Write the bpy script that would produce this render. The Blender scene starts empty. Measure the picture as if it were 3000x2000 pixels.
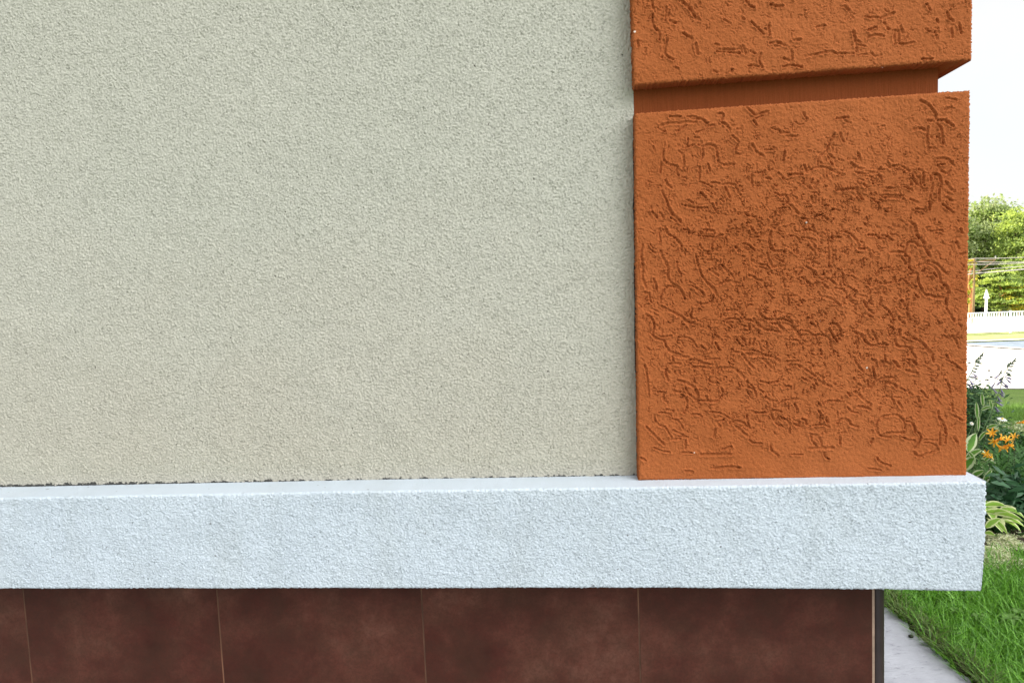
import bpy, math, random
import numpy as np
from mathutils import Vector, Matrix
random.seed(7)
RNG = np.random.default_rng(11)
R = math.radians
S = bpy.context.scene
COL = S.collection

# ------------------------------------------------------------------ camera
F = 2080.07                      # focal length in pixels of the 3000 px wide photograph
YAW, PIT, ROL = R(-5.7369), R(4.5812), R(2.4165)
CAM = np.array([0.0, -1.2, 1.5])
_f = np.array([math.sin(YAW)*math.cos(PIT), math.cos(YAW)*math.cos(PIT), -math.sin(PIT)])
_r = np.array([math.cos(YAW), -math.sin(YAW), 0.0])
_d = np.cross(_f, _r)
AXR = math.cos(ROL)*_r + math.sin(ROL)*_d
AXD = -math.sin(ROL)*_r + math.cos(ROL)*_d
AXF = _f
cam_data = bpy.data.cameras.new("camera")
cam = bpy.data.objects.new("camera", cam_data)
COL.objects.link(cam)
m3 = Matrix((AXR, -AXD, -AXF)).transposed()
cam.matrix_world = Matrix.Translation(CAM) @ m3.to_4x4()
cam_data.sensor_width = 36.0
cam_data.lens = F/3000*36.0
cam_data.clip_start = 0.02
cam_data.clip_end = 2000
S.camera = cam

# ------------------------------------------------------------------ light
CLOUD_BASE, LOBE_TOP, CLOUD_COL = 3.3, 23.0, (1.0, 1.0, 0.99)
SUN_EL, SUN_AZ = R(31), R(-72)       # azimuth from +Y towards +X : the sun stands behind the house, to the left
w = bpy.data.worlds.new("World"); S.world = w; w.use_nodes = True
nt = w.node_tree; nt.nodes.clear()
sky = nt.nodes.new('ShaderNodeTexSky'); sky.sky_type = 'NISHITA'; sky.sun_disc = False
sky.sun_elevation = SUN_EL; sky.sun_rotation = SUN_AZ
sky.dust_density = 2.0; sky.air_density = 1.0; sky.ozone_density = 1.0
# thin bright cloud over the blue, plus a bright lobe added high on the right for directional light
def wn(t_, **k):
    x = nt.nodes.new(t_)
    for a_, v_ in k.items(): setattr(x, a_, v_)
    return x
tcw = wn('ShaderNodeTexCoord')
cn = wn('ShaderNodeTexNoise'); cn.inputs['Scale'].default_value = 2.2; cn.inputs['Detail'].default_value = 5; cn.inputs['Roughness'].default_value = 0.55
nt.links.new(tcw.outputs['Generated'], cn.inputs['Vector'])
cr = wn('ShaderNodeValToRGB'); cr.color_ramp.elements[0].position = 0.35; cr.color_ramp.elements[1].position = 0.60
cr.color_ramp.elements[0].color = (0.72,)*3+(1,); cr.color_ramp.elements[1].color = (0.97,)*3+(1,)
nt.links.new(cn.outputs['Fac'], cr.inputs[0])
LOBE = Vector((0.66, -0.42, 0.62)).normalized()
dt = wn('ShaderNodeVectorMath', operation='DOT_PRODUCT'); nt.links.new(tcw.outputs['Generated'], dt.inputs[0]); dt.inputs[1].default_value = LOBE
lr = wn('ShaderNodeMapRange', interpolation_type='SMOOTHSTEP'); lr.inputs[1].default_value = 0.70; lr.inputs[2].default_value = 0.985
lr.inputs[3].default_value = CLOUD_BASE; lr.inputs[4].default_value = LOBE_TOP
nt.links.new(dt.outputs['Value'], lr.inputs[0])
cc = wn('ShaderNodeVectorMath', operation='SCALE'); cc.inputs[0].default_value = CLOUD_COL; nt.links.new(lr.outputs[0], cc.inputs['Scale'])
mx = wn('ShaderNodeMix', data_type='RGBA'); nt.links.new(cr.outputs[0], mx.inputs[0]); nt.links.new(sky.outputs[0], mx.inputs[6]); nt.links.new(cc.outputs[0], mx.inputs[7])
bg = nt.nodes.new('ShaderNodeBackground'); bg.inputs['Strength'].default_value = 0.12
wo = nt.nodes.new('ShaderNodeOutputWorld')
nt.links.new(mx.outputs[2], bg.inputs[0]); nt.links.new(bg.outputs[0], wo.inputs[0])
sd = bpy.data.lights.new("sun", 'SUN'); sd.energy = 5.0; sd.angle = R(0.6); sd.color = (1.0, 0.90, 0.74)
sun = bpy.data.objects.new("sun", sd); COL.objects.link(sun)
sdir = Vector((math.sin(SUN_AZ)*math.cos(SUN_EL), math.cos(SUN_AZ)*math.cos(SUN_EL), math.sin(SUN_EL)))
sun.rotation_euler = sdir.to_track_quat('Z', 'Y').to_euler()
S.view_settings.view_transform = 'Standard'; S.view_settings.look = 'None'
S.view_settings.exposure = 1.35; S.view_settings.gamma = 1.0
S.render.engine = 'CYCLES'
S.cycles.max_bounces = 8

# ------------------------------------------------------------------ helpers
def ray(px, py):
    return AXR*((px-1500)/F) + AXD*((py-1000)/F) + AXF
def P(px, py, Y):
    d = ray(px, py); return CAM + d*((Y-CAM[1])/d[1])
def terr(y):
    t = np.clip((np.asarray(y, float)-4.0)/13.0, 0, 1)
    return -1.5*(t*t*(3-2*t))
def G(px, py, dz=0.0):
    """point where the sight line meets the sloping garden ground"""
    d = ray(px, py); lo, hi = 0.5, 400.0
    for _ in range(60):
        m = (lo+hi)/2; q = CAM+d*m
        if q[2] > float(terr(q[1]))+dz: lo = m
        else: hi = m
    return CAM+d*lo
def tag(o, label=None, cat=None, group=None, kind=None):
    if label: o['label'] = label
    if cat: o['category'] = cat
    if group: o['group'] = group
    if kind: o['kind'] = kind
    return o
def empty(name, loc, label, cat, group=None, rz=0):
    o = bpy.data.objects.new(name, None); COL.objects.link(o); o.location = loc; o.rotation_euler[2] = rz
    o.empty_display_size = 0.1
    bpy.context.view_layer.update()
    return tag(o, label, cat, group)
def link(name, me, mats, parent=None):
    for m in (mats if isinstance(mats, (list, tuple)) else [mats]): me.materials.append(m)
    o = bpy.data.objects.new(name, me); COL.objects.link(o)
    if parent is not None:
        o.parent = parent
    return o
def npmesh(name, V, Q, uv=None, mi=None, smooth=True):
    """mesh from numpy verts (n,3) and faces (m,k)"""
    V = np.asarray(V, np.float32); Q = np.asarray(Q, np.int32); k = Q.shape[1]
    me = bpy.data.meshes.new(name)
    me.vertices.add(len(V)); me.vertices.foreach_set('co', V.ravel())
    me.loops.add(Q.size); me.loops.foreach_set('vertex_index', Q.ravel())
    me.polygons.add(len(Q)); me.polygons.foreach_set('loop_start', np.arange(0, Q.size, k, dtype=np.int32))
    me.polygons.foreach_set('loop_total', np.full(len(Q), k, np.int32))
    me.polygons.foreach_set('use_smooth', np.full(len(Q), smooth, bool))
    if mi is not None: me.polygons.foreach_set('material_index', np.asarray(mi, np.int32))
    me.update(calc_edges=True)
    if uv is not None:
        l = me.uv_layers.new(name='UVMap'); l.data.foreach_set('uv', np.asarray(uv, np.float32)[Q.ravel()].ravel())
    me.validate()
    return me

class MB:
    def __init__(s): s.v=[]; s.f=[]; s.uv=[]; s.mi=[]; s.sm=[]
    def add(s, vs, fs, uvs=None, mi=0, sm=True):
        b=len(s.v); s.v += [tuple(v) for v in vs]; s.uv += (uvs if uvs else [(0,0)]*len(vs))
        for f in fs: s.f.append(tuple(b+i for i in f)); s.mi.append(mi); s.sm.append(sm)
    def box(s, a, b, mi=0):
        x0,y0,z0=a; x1,y1,z1=b
        s.add([(x0,y0,z0),(x1,y0,z0),(x1,y1,z0),(x0,y1,z0),(x0,y0,z1),(x1,y0,z1),(x1,y1,z1),(x0,y1,z1)],
              [(0,3,2,1),(4,5,6,7),(0,1,5,4),(1,2,6,5),(2,3,7,6),(3,0,4,7)], mi=mi, sm=False)
    def tube(s, pts, rad, n=6, mi=0, cap=True):
        pts=[Vector(p) for p in pts]; m=len(pts)
        if not hasattr(rad,'__len__'): rad=[rad]*m
        vs=[]; fs=[]
        up=Vector((0.31,0.22,0.93))
        for i,p in enumerate(pts):
            t=(pts[min(i+1,m-1)]-pts[max(i-1,0)]).normalized()
            a=t.cross(up)
            if a.length<0.1: a=t.cross(Vector((1,0,0)))
            a.normalize(); b=t.cross(a)
            for k in range(n):
                an=2*math.pi*k/n; vs.append(p+(a*math.cos(an)+b*math.sin(an))*rad[i])
        for i in range(m-1):
            for k in range(n):
                fs.append((i*n+k, i*n+(k+1)%n, (i+1)*n+(k+1)%n, (i+1)*n+k))
        if cap: fs.append(tuple(range(n))[::-1]); fs.append(tuple((m-1)*n+k for k in range(n)))
        s.add(vs,fs,mi=mi)
    def ribbon(s, pts, wid, side, fold=0.0, mi=0, nw=2, wave=0.0):
        """leaf blade: pts centre line, wid widths, side vector across, fold lifts the edges"""
        pts=[Vector(p) for p in pts]; m=len(pts); vs=[]; uv=[]; fs=[]
        for i,p in enumerate(pts):
            t=(pts[min(i+1,m-1)]-pts[max(i-1,0)]).normalized()
            a=(side-t*side.dot(t)).normalized(); n=a.cross(t)
            for k in range(nw+1):
                u=k/nw*2-1
                vs.append(p+a*(u*wid[i]/2)+n*(abs(u)*fold*wid[i]/2+wave*math.sin(i*2.1+k)*wid[i]))
                uv.append((k/nw, i/(m-1)))
        for i in range(m-1):
            for k in range(nw):
                q=i*(nw+1)+k; fs.append((q,q+1,q+nw+2,q+nw+1))
        s.add(vs,fs,uv,mi)
    def blob(s, c, r, n=6, m=4, mi=0, axis=None):
        c=Vector(c); rx,ry,rz = r if hasattr(r,'__len__') else (r,r,r)
        rot = Vector(axis).to_track_quat('Z','Y') if axis is not None else None
        vs=[];fs=[]
        for i in range(m+1):
            th=math.pi*(0.02+0.96*i/m)
            for k in range(n):
                ph=2*math.pi*k/n; v=Vector((rx*math.sin(th)*math.cos(ph), ry*math.sin(th)*math.sin(ph), rz*math.cos(th)))
                if rot: v=rot@v
                vs.append(c+v)
        for i in range(m):
            for k in range(n): fs.append((i*n+k,(i+1)*n+k,(i+1)*n+(k+1)%n,i*n+(k+1)%n))
        s.add(vs,fs,mi=mi)
    def build(s, name, mats, parent=None, origin=None):
        o=Vector(origin) if origin is not None else (parent.matrix_world.translation if parent is not None else Vector((0,0,0)))
        if parent is not None and origin is None: o=world_of(parent)
        me=bpy.data.meshes.new(name); me.from_pydata([tuple(Vector(v)-o) for v in s.v],[],s.f)
        me.polygons.foreach_set('use_smooth', s.sm); me.polygons.foreach_set('material_index', s.mi)
        l=me.uv_layers.new(name='UVMap')
        idx=np.zeros(len(me.loops),np.int32); me.loops.foreach_get('vertex_index',idx)
        l.data.foreach_set('uv', np.array(s.uv,np.float32)[idx].ravel())
        ob=link(name, me, mats, parent)
        if parent is None: ob.location=o
        return ob
def world_of(o):
    v=Vector((0,0,0))
    while o is not None: v=v+Vector(o.location); o=o.parent
    return v

# ------------------------------------------------------------------ materials
class N:
    def __init__(s, name, rough=0.8, spec=0.3):
        s.m=bpy.data.materials.new(name); s.m.use_nodes=True; s.t=s.m.node_tree
        s.b=s.t.nodes['Principled BSDF']; s.out=s.t.nodes['Material Output']
        s.b.inputs['Roughness'].default_value=rough
        s.b.inputs['Specular IOR Level'].default_value=spec
        s.geo=None
    def n(s, typ, **kw):
        x=s.t.nodes.new(typ)
        for k,v in kw.items(): setattr(x,k,v)
        return x
    def set(s, sock, v):
        if hasattr(v,'is_output') or isinstance(v, bpy.types.NodeSocket): s.t.links.new(v, sock)
        else: sock.default_value=v
    def pos(s):
        if s.geo is None: s.geo=s.n('ShaderNodeTexCoord')
        return s.geo.outputs['Object']
    def map(s, scale=(1,1,1), rot=(0,0,0), src=None):
        x=s.n('ShaderNodeMapping'); s.set(x.inputs['Vector'], src or s.pos())
        x.inputs['Scale'].default_value=scale; x.inputs['Rotation'].default_value=rot
        return x.outputs[0]
    def noise(s, scale, detail=2, rough=0.5, vec=None, dist=0.0):
        x=s.n('ShaderNodeTexNoise'); s.set(x.inputs['Vector'], vec or s.pos())
        x.inputs['Scale'].default_value=scale; x.inputs['Detail'].default_value=detail
        x.inputs['Roughness'].default_value=rough; x.inputs['Distortion'].default_value=dist
        return x.outputs['Fac']
    def ramp(s, f, stops):
        x=s.n('ShaderNodeValToRGB'); s.set(x.inputs[0], f); e=x.color_ramp.elements
        while len(e)<len(stops): e.new(0.5)
        for i,(p,c) in enumerate(stops):
            e[i].position=p; e[i].color=tuple(c)+((1,) if len(c)==3 else ())
        return x.outputs[0]
    def mix(s, f, a, b, mode='MIX'):
        x=s.n('ShaderNodeMix', data_type='RGBA', blend_type=mode)
        s.set(x.inputs[0], f)
        for sk,v in ((x.inputs[6],a),(x.inputs[7],b)):
            if isinstance(v,tuple) and len(v)==3: v=v+(1,)
            s.set(sk,v)
        return x.outputs[2]
    def math(s, op, a, b=0.0, c=0.0):
        x=s.n('ShaderNodeMath', operation=op); s.set(x.inputs[0],a); s.set(x.inputs[1],b); s.set(x.inputs[2],c)
        return x.outputs[0]
    def sep(s, v):
        x=s.n('ShaderNodeSeparateXYZ'); s.set(x.inputs[0],v); return x.outputs
    def bump(s, h, dist, strength=1.0, prev=None):
        x=s.n('ShaderNodeBump'); s.set(x.inputs['Height'],h); x.inputs['Distance'].default_value=dist
        x.inputs['Strength'].default_value=strength
        if prev is not None: s.t.links.new(prev, x.inputs['Normal'])
        s.t.links.new(x.outputs[0], s.b.inputs['Normal']); return x.outputs[0]
    def col(s, c):
        if isinstance(c,tuple) and len(c)==3: c=c+(1,)
        s.set(s.b.inputs['Base Color'], c); return s
def simple(name, c, rough=0.6, spec=0.3, var=0.25, scale=8, metal=0.0):
    n=N(name, rough, spec); f=n.noise(scale,3,0.6)
    lo=tuple(x*(1-var) for x in c); hi=tuple(min(1,x*(1+var)) for x in c)
    n.col(n.ramp(f,[(0.3,lo),(0.7,hi)])); n.b.inputs['Metallic'].default_value=metal
    return n.m
def leafmat(name, c1, c2, scale=3.0, trans=0.35, margin=None, rough=0.5):
    n=N(name, rough, 0.35)
    f=n.noise(scale,2,0.6); col=n.ramp(f,[(0.3,c1),(0.72,c2)])
    if margin:
        uvn=n.n('ShaderNodeTexCoord'); u=n.sep(uvn.outputs['UV'])
        e=n.math('ABSOLUTE', n.math('SUBTRACT', u[0], 0.5))
        nz=n.math('MULTIPLY', n.noise(55,2,0.6), 0.22)
        k=n.ramp(n.math('ADD', e, nz), [(margin[0],(0,0,0)),(margin[0]+0.03,(1,1,1))])
        col=n.mix(k, col, margin[1])
    n.col(col)
    tr=n.n('ShaderNodeBsdfTranslucent'); n.set(tr.inputs[0], col)
    mx=n.n('ShaderNodeMixShader'); mx.inputs[0].default_value=trans
    n.t.links.new(n.b.outputs[0], mx.inputs[1]); n.t.links.new(tr.outputs[0], mx.inputs[2])
    n.t.links.new(mx.outputs[0], n.out.inputs['Surface'])
    return n.m

def stucco(name, kind):
    n=N(name, 0.92, 0.15)
    p=n.map(rot=(0,R(38),0), scale=(1.0,1.0,1.0))
    fine=n.noise(900, 2, 0.6, p); mid=n.noise(330, 2, 0.55, p, 0.4); big=n.noise(5.0, 3, 0.6)
    pits=n.noise(620, 1, 0.5)
    if kind=='cream':
        base=n.ramp(n.noise(1.6,3,0.55), [(0.35,(0.475,0.472,0.408)),(0.65,(0.495,0.487,0.424))])
        z=n.sep(n.pos())[2]
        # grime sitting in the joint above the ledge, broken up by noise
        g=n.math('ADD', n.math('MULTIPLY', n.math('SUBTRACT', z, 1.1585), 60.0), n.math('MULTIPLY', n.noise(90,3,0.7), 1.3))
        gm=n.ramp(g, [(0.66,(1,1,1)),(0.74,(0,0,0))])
        # warmer tint towards the wall's foot: ground-bounced light painted into the colour
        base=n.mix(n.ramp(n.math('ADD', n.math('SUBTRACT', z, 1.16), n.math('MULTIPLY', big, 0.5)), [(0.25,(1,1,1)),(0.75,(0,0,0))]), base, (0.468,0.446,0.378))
        spk=n.ramp(n.noise(140,1,0.4), [(0.185,(1,1,1)),(0.205,(0,0,0))])
        base=n.mix(spk, base, (0.12,0.11,0.09))
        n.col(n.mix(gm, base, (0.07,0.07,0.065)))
        b=n.bump(mid, 0.0016, 0.8); n.bump(fine, 0.0007, 0.8, b)
    elif kind=='white':
        base=n.ramp(big, [(0.3,(0.515,0.578,0.64)),(0.7,(0.55,0.612,0.672))])
        spk=n.ramp(n.noise(120,1,0.4), [(0.20,(1,1,1)),(0.225,(0,0,0))])
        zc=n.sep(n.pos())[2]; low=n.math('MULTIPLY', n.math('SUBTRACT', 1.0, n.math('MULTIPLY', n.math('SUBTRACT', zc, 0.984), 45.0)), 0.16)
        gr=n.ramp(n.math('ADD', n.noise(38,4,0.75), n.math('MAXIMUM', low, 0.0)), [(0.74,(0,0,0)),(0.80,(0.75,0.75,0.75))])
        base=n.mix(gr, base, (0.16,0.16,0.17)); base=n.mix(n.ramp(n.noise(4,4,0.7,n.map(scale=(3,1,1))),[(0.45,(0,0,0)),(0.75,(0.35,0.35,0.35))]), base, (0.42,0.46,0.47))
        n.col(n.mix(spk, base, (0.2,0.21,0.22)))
        b=n.bump(mid, 0.0016, 0.8); n.bump(fine, 0.0008, 0.8, b)
    else:
        base=n.ramp(n.noise(3.0,4,0.6), [(0.3,(0.32,0.090,0.025)),(0.7,(0.372,0.112,0.035))])
        f2=n.ramp(n.noise(420,2,0.6), [(0.3,(0.86,0.86,0.86)),(0.7,(1.08,1.08,1.08))])
        col=n.mix(1.0, base, f2, 'MULTIPLY')
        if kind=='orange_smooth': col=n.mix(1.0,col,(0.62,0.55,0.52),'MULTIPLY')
        if kind=='orange':
            wsp=n.ramp(n.noise(75,0,0.4), [(0.125,(1,1,1)),(0.135,(0,0,0))])
            col=n.mix(wsp, col, (0.7,0.6,0.52))
            b=n.bump(n.noise(650,2,0.6), 0.0007, 0.9); n.bump(n.noise(260,2,0.5), 0.0006, 0.7, b)
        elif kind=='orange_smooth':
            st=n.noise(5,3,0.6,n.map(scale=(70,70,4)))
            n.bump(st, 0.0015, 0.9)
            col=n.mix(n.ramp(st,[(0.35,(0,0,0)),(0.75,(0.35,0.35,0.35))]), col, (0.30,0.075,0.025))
        n.col(col)
    return n.m

M={}
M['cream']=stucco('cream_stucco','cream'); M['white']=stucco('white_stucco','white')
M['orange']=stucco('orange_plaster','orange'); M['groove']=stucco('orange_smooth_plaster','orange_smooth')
def tile_mat():
    n=N('brown_tile', 0.6, 0.12)
    oi=n.n('ShaderNodeObjectInfo'); off=n.n('ShaderNodeVectorMath', operation='ADD')
    cmb=n.n('ShaderNodeCombineXYZ'); n.set(cmb.inputs[0], n.math('MULTIPLY', oi.outputs['Random'], 13.0)); n.set(cmb.inputs[2], n.math('MULTIPLY', oi.outputs['Random'], 7.0))
    n.t.links.new(n.pos(), off.inputs[0]); n.t.links.new(cmb.outputs[0], off.inputs[1]); v=off.outputs[0]
    a=n.noise(6.5,8,0.66,v); b=n.noise(15,8,0.7,v); f=n.noise(260,2,0.7,v)
    c=n.ramp(a,[(0.30,(0.040,0.011,0.007)),(0.47,(0.070,0.019,0.013)),(0.58,(0.100,0.033,0.022)),(0.72,(0.150,0.062,0.043))])
    c=n.mix(n.ramp(b,[(0.35,(0,0,0)),(0.75,(0.6,0.6,0.6))]), c, (0.045,0.026,0.015))
    c=n.mix(n.ramp(f,[(0.35,(0.35,0.35,0.35)),(0.6,(0,0,0))]), c, (0.035,0.016,0.012))
    n.col(c); n.bump(n.noise(40,4,0.6,v), 0.0008, 0.4)
    return n.m
M['tile']=tile_mat()
M['grout']=simple('tan_grout',(0.13,0.06,0.034),0.8,0.3,0.6,6)
M['trim']=simple('dark_brown_trim',(0.028,0.018,0.018),0.38,0.5,0.2,20)
M['beige_strip']=simple('beige_strip',(0.33,0.23,0.17),0.7,0.3,0.2,60)
M['joint_dark']=simple('dark_joint_strip',(0.03,0.02,0.018),0.9)
M['dark']=simple('dark_soffit',(0.05,0.04,0.05),0.8)

# ------------------------------------------------------------------ height fields
def band(ny, nx, lo, hi, ang=0.0, ratio=1.0, seed=0):
    """band-passed noise, wavelengths lo..hi samples, unit std; ratio>1 stretches it along ang"""
    r=np.random.default_rng(seed); a=np.fft.rfft2(r.standard_normal((ny,nx)))
    fy=np.fft.fftfreq(ny)[:,None]; fx=np.fft.rfftfreq(nx)[None,:]
    u=fx*math.cos(ang)+fy*math.sin(ang); v=-fx*math.sin(ang)+fy*math.cos(ang)
    f=np.sqrt((u*ratio)**2+v**2)
    g=np.exp(-(f*lo)**2)*(1-np.exp(-(f*hi)**2))
    h=np.fft.irfft2(a*g, s=(ny,nx)); return h/h.std()

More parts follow.
